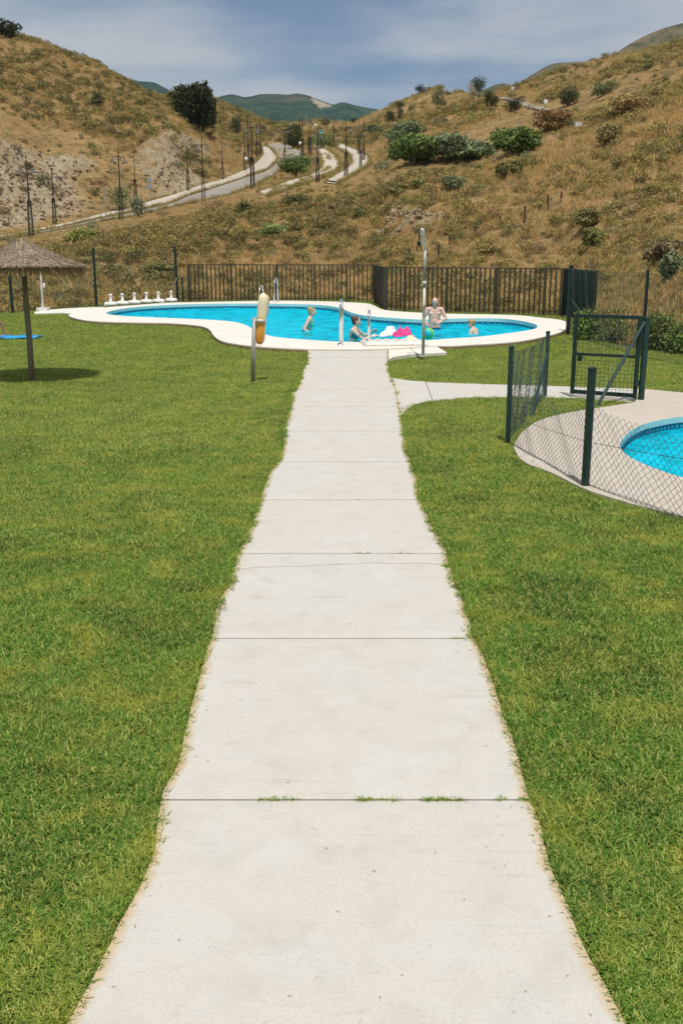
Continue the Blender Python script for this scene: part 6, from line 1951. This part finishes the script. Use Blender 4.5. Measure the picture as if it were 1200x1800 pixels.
# ------------------------------------------------------------------ people
def tone_mat(name, base, blush):
    m = mat(name, base, 0.48, 0, 0.4)
    k = NB(m); p = k.objco()
    k.color(k.mix(k.ramp(k.noise(p, 7.0, 4, 0.6), [(0.40, 0.0), (0.66, 0.8)]), base, blush))
    b = k.b
    b.inputs['Subsurface Weight'].default_value = 0.0
    return m
M_SKIN = tone_mat('fair_skin', (0.76, 0.53, 0.40), (0.76, 0.46, 0.35))
M_SKIN2 = tone_mat('pink_sunned_skin', (0.72, 0.46, 0.35), (0.70, 0.37, 0.28))
M_SKIN3 = tone_mat('tanned_skin', (0.36, 0.19, 0.11), (0.34, 0.16, 0.09))
M_BLOND = noisy('blonde_hair', (0.50, 0.34, 0.14), (0.33, 0.21, 0.08), 26, 0.6, sc3=(1, 1, 0.3))
M_BROWNH = noisy('reddish_brown_hair', (0.13, 0.055, 0.025), (0.075, 0.032, 0.016), 26, 0.5, sc3=(1, 1, 0.3))
M_DARKH = noisy('dark_hair', (0.025, 0.016, 0.012), (0.014, 0.010, 0.008), 26, 0.45, sc3=(1, 1, 0.3))
M_SHORTH = noisy('cropped_hair', (0.30, 0.17, 0.09), (0.20, 0.11, 0.06), 26, 0.7)
M_BIKINI = noisy('mint_swimwear', (0.05, 0.55, 0.42), (0.04, 0.45, 0.36), 9, 0.7)
M_SUIT = noisy('dark_teal_swimwear', (0.03, 0.20, 0.24), (0.05, 0.28, 0.30), 9, 0.7)
M_SHORTS = noisy('swim_shorts_cloth', (0.03, 0.07, 0.20), (0.02, 0.05, 0.14), 9, 0.8)
M_EYE = mat('eye_dark', (0.03, 0.022, 0.018), 0.2)
M_LIP = mat('lips', (0.42, 0.14, 0.12), 0.5)

def limb(mb, pts, rs, n=12):
    pts = [Vector(p) for p in pts]
    # smooth the joint with in-between points
    P = []; Rr = []
    for i in range(len(pts) - 1):
        for t in (0, 0.2, 0.5, 0.8):
            P.append(pts[i].lerp(pts[i + 1], t))
            bulge = 1 + 0.07 * math.sin(PI * t)
            Rr.append((rs[i] + (rs[i + 1] - rs[i]) * t) * bulge)
    P.append(pts[-1]); Rr.append(rs[-1])
    mb.tube(P, Rr, n)
    for p, q in zip(pts, rs):
        mb.ball(p, q * 1.0, 12, 8)
def hand(mb, wr, dirv, palm_n, s=1.0, curl=0.5, thumb_side=1):
    d = Vector(dirv).normalized(); nrm = Vector(palm_n); nrm = (nrm - d * nrm.dot(d)).normalized(); sd_ = d.cross(nrm).normalized() * thumb_side
    wr = Vector(wr)
    # palm
    for t in np.linspace(0, 1, 6):
        for q in (-1, -0.4, 0.4, 1):
            mb.ball(wr + d * (0.015 + 0.075 * t) * s + sd_ * q * 0.026 * s, 0.015 * s, 8, 6)
    lens = (0.068, 0.078, 0.073, 0.058)
    for i, L in enumerate(lens):
        b = wr + d * 0.088 * s + sd_ * (0.032 - 0.021 * i) * s
        a = 0.15 + curl * 0.5
        p = [b - d * 0.02 * s]; dd = d.copy()
        p.append(b)
        for f_ in (0.45, 0.32, 0.23):
            dd = (dd * math.cos(a) + nrm * math.sin(a)).normalized()
            p.append(p[-1] + dd * L * f_ * 1.15 * s)
            a = 0.2 + curl * 0.45
        mb.tube(p, [0.0095 * s, 0.0095 * s, 0.0085 * s, 0.008 * s, 0.0065 * s], 8)
        mb.ball(p[-1], 0.0065 * s, 8, 6)
    b = wr + d * 0.03 * s + sd_ * 0.03 * s
    q = (sd_ * 0.8 + d * 0.55 + nrm * 0.25).normalized(); q2 = (sd_ * 0.3 + d * 0.9 + nrm * 0.3).normalized()
    mb.tube([b - q * 0.015 * s, b + q * 0.035 * s, b + q * 0.035 * s + q2 * 0.04 * s], [0.013 * s, 0.0115 * s, 0.008 * s], 8)
    mb.ball(b + q * 0.035 * s + q2 * 0.04 * s, 0.008 * s, 8, 6)
def ring_loft(mb, rings, n=20):
    """rings: centre, half width (side), half depth (forward), side dir, forward dir"""
    v = []; f = []
    for (c, a, b, sdv, fw) in rings:
        for k_ in range(n):
            q = 2 * PI * k_ / n
            ca, sa = math.cos(q), math.sin(q)
            e = 2.4
            x = abs(ca) ** (2 / e) * (1 if ca > 0 else -1); y = abs(sa) ** (2 / e) * (1 if sa > 0 else -1)
            v.append(Vector(c) + Vector(sdv) * a * x + Vector(fw) * b * y)
    m = len(rings)
    for i in range(m - 1):
        for k_ in range(n):
            f.append((i * n + k_, i * n + (k_ + 1) % n, (i + 1) * n + (k_ + 1) % n, (i + 1) * n + k_))
    f.append(tuple(range(n - 1, -1, -1))); f.append(tuple(range((m - 1) * n, m * n)))
    mb.add(v, f)
def person(label, loc, rz, J, skin, hair, swim, s=1.0, female=True, bald=False, curl=(0.5, 0.5), hairstyle='bun', eyes=True, group=None):
    """J: joints in metres in the person's frame (+x the way they face, +y their left, +z up); origin on the floor under them"""
    root = thing('person', label, 'person', loc, rz, group)
    V3 = lambda k_: Vector(J[k_])
    pel, che, nek, hd = V3('pelvis'), V3('chest'), V3('neck'), V3('head')
    face = Vector(J.get('face', (1, 0, 0))).normalized()
    upv = (hd - nek).normalized(); upv = (upv - face * upv.dot(face)).normalized()
    left = upv.cross(face).normalized()
    sw_ = J.get('side', (0, 1, 0)); sdv = Vector(sw_).normalized()
    shw = (0.175 if female else 0.192) * s
    mb = MB()
    fwd = lambda a, b: sdv.cross((b - a).normalized()).normalized()
    f1, f2 = fwd(pel, che), fwd(che, nek)
    wa = pel.lerp(che, 0.48)
    rings = [(pel - (che - pel).normalized() * 0.09 * s, 0.11 * s, 0.085 * s, sdv, f1), (pel, (0.168 if female else 0.16) * s, 0.115 * s, sdv, f1), (wa, (0.125 if female else 0.150) * s, (0.088 if female else 0.115) * s, sdv, f1),
             (che.lerp(wa, 0.3), (0.140 if female else 0.172) * s, (0.102 if female else 0.120) * s, sdv, f1), (che, (0.152 if female else 0.182) * s, 0.110 * s, sdv, f2), (che.lerp(nek, 0.55), (0.150 if female else 0.175) * s, 0.088 * s, sdv, f2),
             (che.lerp(nek, 0.85), 0.10 * s, 0.065 * s, sdv, f2), (nek, 0.058 * s, 0.058 * s, sdv, f2)]
    ring_loft(mb, rings)
    if female:
        for q in (1, -1):
            mb.ball(che + f2 * 0.085 * s + sdv * q * 0.068 * s - (nek - che).normalized() * 0.015, 0.056 * s, 12, 8)
    else:
        for q in (1, -1):
            mb.ball(che + f2 * 0.070 * s + sdv * q * 0.078 * s + Vector((0, 0, 0.015)), 0.078 * s, 14, 10, (1.05, 0.62, 0.70) if abs(f2.y) > 0.7 else (0.62, 1.05, 0.70))
        mb.ball(pel.lerp(che, 0.42) + f1 * 0.040 * s, 0.125 * s, 16, 12, (0.78, 1.05, 1.25))
    nr = (0.050 if female else 0.064) * s
    mb.tube([nek - (nek - che) * 0.2, nek.lerp(hd, 0.35), nek.lerp(hd, 0.75)], [nr * 1.25, nr, nr], 14)
    # head: skull, face, jaw, nose, ears
    hs = s * (1.0 if female else 1.07)
    Q = Matrix((face, left, upv)).transposed()
    def hb(c, r_, sc_=(1, 1, 1), n=14, m=10):
        q = MB(); q.ball((0, 0, 0), r_ * hs, n, m, sc_)
        mb.add([Q @ Vector(p) + hd + Q @ (Vector(c) * hs) for p in q.v], q.f)
    hb((-0.012, 0, 0.030), 0.090, (1.06, 0.84, 0.92), 20, 14)
    hb((0.026, 0, -0.028), 0.068, (0.92, 0.88, 1.12), 18, 12)
    hb((0.040, 0, -0.078), 0.036, (1.0, 1.05, 0.75))
    hb((0.058, 0, 0.012), 0.042, (0.75, 1.25, 0.55))
    hb((0.093, 0, -0.022), 0.016, (1.0, 0.85, 1.2)); hb((0.088, 0, -0.004), 0.011, (0.9, 0.7, 1.8))
    hb((0.078, 0, -0.060), 0.015, (0.8, 1.7, 0.7))
    for q in (1, -1):
        hb((-0.008, 0.078 * q, -0.008), 0.027, (0.72, 0.32, 1.15)); hb((0.052, 0.040 * q, -0.022), 0.026, (0.8, 0.8, 0.8))
    # arms
    for sidek, q in (('L', 1), ('R', -1)):
        sh = nek.lerp(che, 0.32) + sdv * q * shw
        el, wr = V3('el' + sidek), V3('wr' + sidek)
        ra_ = 0.046 if female else 0.058
        mb.ball(sh, ra_ * 1.2 * s, 14, 10)
        limb(mb, [nek.lerp(che, 0.25) + sdv * q * shw * 0.55, sh, el, wr], [ra_ * 1.05 * s, ra_ * 1.1 * s, ra_ * 0.78 * s, ra_ * 0.56 * s])
        hand(mb, wr, J.get('hd' + sidek, el.lerp(wr, 1) - el), J.get('pn' + sidek, (0, -q, -0.2)), s * (0.95 if female else 1.05), curl[0 if q > 0 else 1], thumb_side=1 if q > 0 else 1)
        hip = pel + sdv * q * 0.085 * s - (che - pel).normalized() * 0.03
        kn, an = V3('kn' + sidek), V3('an' + sidek)
        limb(mb, [hip, kn, an], [0.088 * s, 0.058 * s, 0.038 * s])
        toe = Vector(J.get('toe', (1, 0, -0.15))).normalized()
        mb.tube([an - toe * 0.05 * s - Vector((0, 0, 0.035 * s)), an + toe * 0.05 * s - Vector((0, 0, 0.04 * s)), an + toe * 0.16 * s - Vector((0, 0, 0.05 * s))], [0.036 * s, 0.040 * s, 0.026 * s], 10, flat=0.75)
    tmp = mb.build('body_raw', skin, None, link=True)
    rm = tmp.modifiers.new('r', 'REMESH'); rm.mode = 'VOXEL'; rm.voxel_size = 0.0075 * max(s, 0.75)
    sm = tmp.modifiers.new('s', 'SMOOTH'); sm.factor = 0.5; sm.iterations = 3 if female else 7
    dg = bpy.context.evaluated_depsgraph_get()
    me = bpy.data.meshes.new_from_object(tmp.evaluated_get(dg))
    bpy.data.objects.remove(tmp)
    me.name = 'body'
    me.materials.clear(); me.materials.append(skin)
    me.polygons.foreach_set('use_smooth', [True] * len(me.polygons))
    body = bpy.data.objects.new('body', me); C.objects.link(body); body.parent = root
    # face details
    if eyes:
        for q in (1, -1):
            e = MB(); c_ = hd + Q @ (Vector((0.082, 0.031 * q, 0.0)) * hs); e.ball(c_, 0.0105 * hs, 10, 8); e.build('eye', M_EYE, root, True)
        e = MB(); c_ = hd + Q @ (Vector((0.0925, 0, -0.060)) * hs); e.ball((0, 0, 0), 0.010 * hs, 10, 6, (0.45, 2.3, 0.65)); e.v = [tuple(Q @ Vector(p) + c_) for p in e.v]; e.build('mouth', M_LIP, root, True)
    # hair
    hm = MB()
    def hh(c, r_, sc_=(1, 1, 1)):
        q = MB(); q.ball((0, 0, 0), r_ * hs, 18, 12, sc_)
        hm.add([Q @ Vector(p) + hd + Q @ (Vector(c) * hs) for p in q.v], q.f)
    if hairstyle == 'bun':
        hh((-0.028, 0, 0.040), 0.096, (1.02, 0.90, 0.94)); hh((-0.055, 0, -0.005), 0.078, (0.8, 0.98, 1.0)); hh((-0.105, 0, 0.088), 0.043, (1, 1.05, 0.95)); hh((-0.078, 0, 0.072), 0.034)
    elif hairstyle == 'long':
        hh((-0.022, 0, 0.038), 0.098, (1.04, 0.92, 0.94)); hh((-0.055, 0, -0.05), 0.085, (0.7, 1.0, 1.5)); hh((-0.075, 0, -0.15), 0.07, (0.6, 1.1, 1.6))
    elif hairstyle == 'short':
        hh((-0.020, 0, 0.046), 0.096, (1.07, 0.92, 0.88)); hh((-0.050, 0, 0.0), 0.076, (0.75, 1.02, 1.0)); hh((0.045, 0.01, 0.078), 0.042, (1.1, 1.4, 0.6))
    else:
        hh((-0.030, 0, 0.026), 0.092, (1.0, 0.895, 0.80)); hh((-0.052, 0, -0.008), 0.072, (0.72, 1.06, 0.85))
    tmp = hm.build('hair_raw', hair, None, link=True)
    rm = tmp.modifiers.new('r', 'REMESH'); rm.mode = 'VOXEL'; rm.voxel_size = 0.009
    dg = bpy.context.evaluated_depsgraph_get()
    m2_ = bpy.data.meshes.new_from_object(tmp.evaluated_get(dg)); bpy.data.objects.remove(tmp)
    m2_.materials.clear(); m2_.materials.append(hair); m2_.polygons.foreach_set('use_smooth', [True] * len(m2_.polygons))
    rg = random.Random(3)
    for v_ in m2_.vertices:
        v_.co += v_.normal * rg.uniform(-0.003, 0.004)
    ho = bpy.data.objects.new('hair', m2_); C.objects.link(ho); ho.parent = root
    # swimwear: the skin itself, lifted a few millimetres where it is covered
    ax1 = (che - pel).normalized(); ax2 = (nek - che).normalized()
    def garment(name, test, m, lift=0.006):
        vs_ = me.vertices; keepf = []
        ok = [test(v_.co) for v_ in vs_]
        for pl in me.polygons:
            if all(ok[i] for i in pl.vertices):
                keepf.append(list(pl.vertices))
        if not keepf:
            return
        used = sorted({i for f_ in keepf for i in f_}); mp_ = {a: b for b, a in enumerate(used)}
        vv_ = [tuple(vs_[i].co + vs_[i].normal * lift) for i in used]
        mk(name, vv_, [[mp_[i] for i in f_] for f_ in keepf], m, root, True)
    def torso_t(c):
        return (c - pel).dot(ax1), (c - pel - ax1 * (c - pel).dot(ax1)).dot(f1), (c - pel).dot(sdv)
    Lc = (che - pel).length
    armd = lambda c, k_: min((c - V3('el' + k_)).length, (c - V3('wr' + k_)).length)
    if female:
        def top(c):
            t, f_, q = torso_t(c)
            if abs(q) > 0.155 * s or armd(c, 'L') < 0.12 or armd(c, 'R') < 0.12: return False
            u = (c - che).dot(ax2)
            if f_ < -0.02:                    # straps cross the back
                return (-0.045 < u < -0.015) or (abs(abs(q) - 0.075 * s) < 0.010 and -0.03 < u < 0.20)
            return (-0.07 * s < u < 0.045 * s) or (abs(abs(q) - 0.075 * s) < 0.011 and 0.0 < u < 0.22)
        garment('bikini_top', top, swim)
        garment('bikini_bottom', lambda c: -0.13 * s < torso_t(c)[0] < 0.03 * s and abs(torso_t(c)[2]) < 0.2 and armd(c, 'L') > 0.13 and armd(c, 'R') > 0.13, swim)
    else:
        garment('swim_shorts', lambda c: -0.34 * s < torso_t(c)[0] < -0.005 * s and abs(torso_t(c)[2]) < 0.25 and armd(c, 'L') > 0.14 and armd(c, 'R') > 0.14, swim, 0.012)
    return root
PD = WZ - PFZ                                # depth of the water
# woman with blonde bun, wading to the right, arms down beside her
def at_water(px, py):
    p = on_z(px, py, WZ); return Vector((p.x, p.y, PFZ))
zrel = lambda p, px, py: on_y(px, py, p.y).z - PFZ
p = at_water(541, 580)
ht = zrel(p, 549, 540.5)                     # top of the head over the floor
hc = ht - 0.118
J = dict(pelvis=(-0.03, 0, hc - 0.66), chest=(0.03, 0, hc - 0.315), neck=(0.065, 0, hc - 0.135), head=(0.125, 0, hc), face=(1, -0.15, -0.06), side=(0.05, 1, 0),
         elL=(-0.13, 0.27, hc - 0.44), wrL=(-0.17, 0.33, hc - 0.66), elR=(-0.09, -0.25, hc - 0.44), wrR=(0.10, -0.27, hc - 0.55), hdR=(0.5, 0.1, -0.75), hdL=(0.1, 0.0, -1), pnR=(0.1, 0.9, 0),
         knL=(0.05, 0.10, 0.36), anL=(-0.14, 0.10, 0.10), knR=(0.13, -0.10, 0.36), anR=(0.06, -0.10, 0.10))
person('woman with a blonde bun in a mint bikini wading to the right in the pool', p, 0.0, J, M_SKIN, M_BLOND, M_BIKINI, 1.0, True, curl=(0.3, 0.35))
# woman with brown bun near the ladder, reaching forward
p = at_water(622, 600)
ht = zrel(p, 627, 556); hc = ht - 0.118
J = dict(pelvis=(-0.06, 0, hc - 0.64), chest=(0.0, 0, hc - 0.315), neck=(0.02, 0, hc - 0.14), head=(0.06, 0, hc), face=(1, -0.10, 0.0), side=(0.38, 1, 0),
         elR=(0.20, -0.20, hc - 0.40), wrR=(0.42, -0.12, hc - 0.34), elL=(0.27, 0.24, hc - 0.36), wrL=(0.44, 0.16, hc - 0.24), hdR=(0.8, 0.3, 0.25), hdL=(0.8, -0.2, 0.3), pnR=(0, 0.6, -0.6), pnL=(0, -0.6, -0.6),
         knL=(0.16, 0.11, 0.34), anL=(-0.02, 0.10, 0.10), knR=(0.14, -0.10, 0.34), anR=(0.0, -0.10, 0.10))
person('woman with a reddish-brown bun reaching forward in the pool beside the near ladder', p, 0.08, J, M_SKIN, M_BROWNH, M_SUIT, 1.0, True, curl=(0.4, 0.4))
# man facing the camera
p = at_water(763, 577.5)
ht = zrel(p, 763, 523); hc = ht - 0.122
J = dict(pelvis=(0, 0, hc - 0.68), chest=(-0.01, 0, hc - 0.325), neck=(0.0, 0, hc - 0.14), head=(0.03, 0, hc), face=(1, 0.05, -0.30), side=(0, 1, 0),
         elL=(0.06, 0.30, hc - 0.43), wrL=(0.245, 0.165, hc - 0.50), elR=(0.02, -0.30, hc - 0.43), wrR=(0.20, -0.255, hc - 0.56), hdL=(0.55, -0.75, -0.1), hdR=(0.7, 0.3, -0.3), pnL=(-0.4, -0.3, -0.6), pnR=(-0.2, 0.8, -0.4),
         knL=(0.04, 0.13, 0.50), anL=(0.0, 0.15, 0.09), knR=(0.05, -0.13, 0.50), anR=(0.0, -0.15, 0.09))
person('bald shirtless man standing waist deep in the pool facing the camera', p, -PI / 2, J, M_SKIN2, M_SHORTH, M_SHORTS, 0.98, False, hairstyle='cropped', curl=(0.6, 0.5))
# boy with short blond hair, turned to the left
p = at_water(831, 588.5)
p.y += 0.35
ht = zrel(p, 827, 562); hc = ht - 0.105
J = dict(pelvis=(-0.10, 0, hc - 0.53), chest=(-0.08, 0, hc - 0.27), neck=(-0.045, 0, hc - 0.125), head=(0.02, 0, hc), face=(1, 0.15, -0.12), side=(0.25, 1, 0),
         elL=(0.02, 0.22, hc - 0.36), wrL=(0.18, 0.18, hc - 0.50), elR=(0.05, -0.20, hc - 0.36), wrR=(0.2, -0.14, hc - 0.50),
         knL=(0.14, 0.09, 0.30), anL=(-0.05, 0.09, 0.09), knR=(0.12, -0.09, 0.30), anR=(-0.06, -0.09, 0.09))
person('boy with short blond hair facing left at the near edge of the pool', p, PI - 0.25, J, M_SKIN, M_BLOND, M_SHORTS, 0.86, False, hairstyle='short')
# person on the blue towel at the left edge
q = on_z(-5, 594)
J = dict(pelvis=(0.10, 0, 0.13), chest=(-0.09, 0, 0.42), neck=(-0.17, 0, 0.58), head=(-0.17, 0, 0.71), face=(1, 0.2, -0.05), side=(0, 1, 0),
         elL=(-0.36, 0.27, 0.30), wrL=(-0.42, 0.26, 0.075), elR=(-0.36, -0.24, 0.30), wrR=(-0.42, -0.24, 0.075), hdL=(-0.8, 0.1, -0.1), hdR=(-0.8, -0.1, -0.1), pnL=(0, 0, -1), pnR=(0, 0, -1),
         knL=(0.48, 0.13, 0.30), anL=(0.80, 0.13, 0.12), knR=(0.52, -0.10, 0.20), anR=(0.92, -0.12, 0.12))
person('dark-haired person leaning back on the blue towel at the left edge of the photo', (q.x - 0.30, q.y, 0.012), PI, J, M_SKIN3, M_DARKH, M_BLUETOW, 0.95, True, hairstyle='long', curl=(0.1, 0.1))

# ------------------------------------------------------------------ air
hz = MB(); hz.box((0, 900, 250), (5200, 3800, 660))
M_HAZE = bpy.data.materials.new('haze_air'); M_HAZE.use_nodes = True
t_ = M_HAZE.node_tree; t_.nodes.clear()
pv = t_.nodes.new('ShaderNodeVolumePrincipled'); pv.inputs['Color'].default_value = (0.62, 0.82, 1.0, 1); pv.inputs['Density'].default_value = 0.00007; pv.inputs['Anisotropy'].default_value = 0.2
om = t_.nodes.new('ShaderNodeOutputMaterial'); t_.links.new(pv.outputs[0], om.inputs['Volume'])
hzo = hz.build('haze', M_HAZE)
hzo['kind'] = 'stuff'
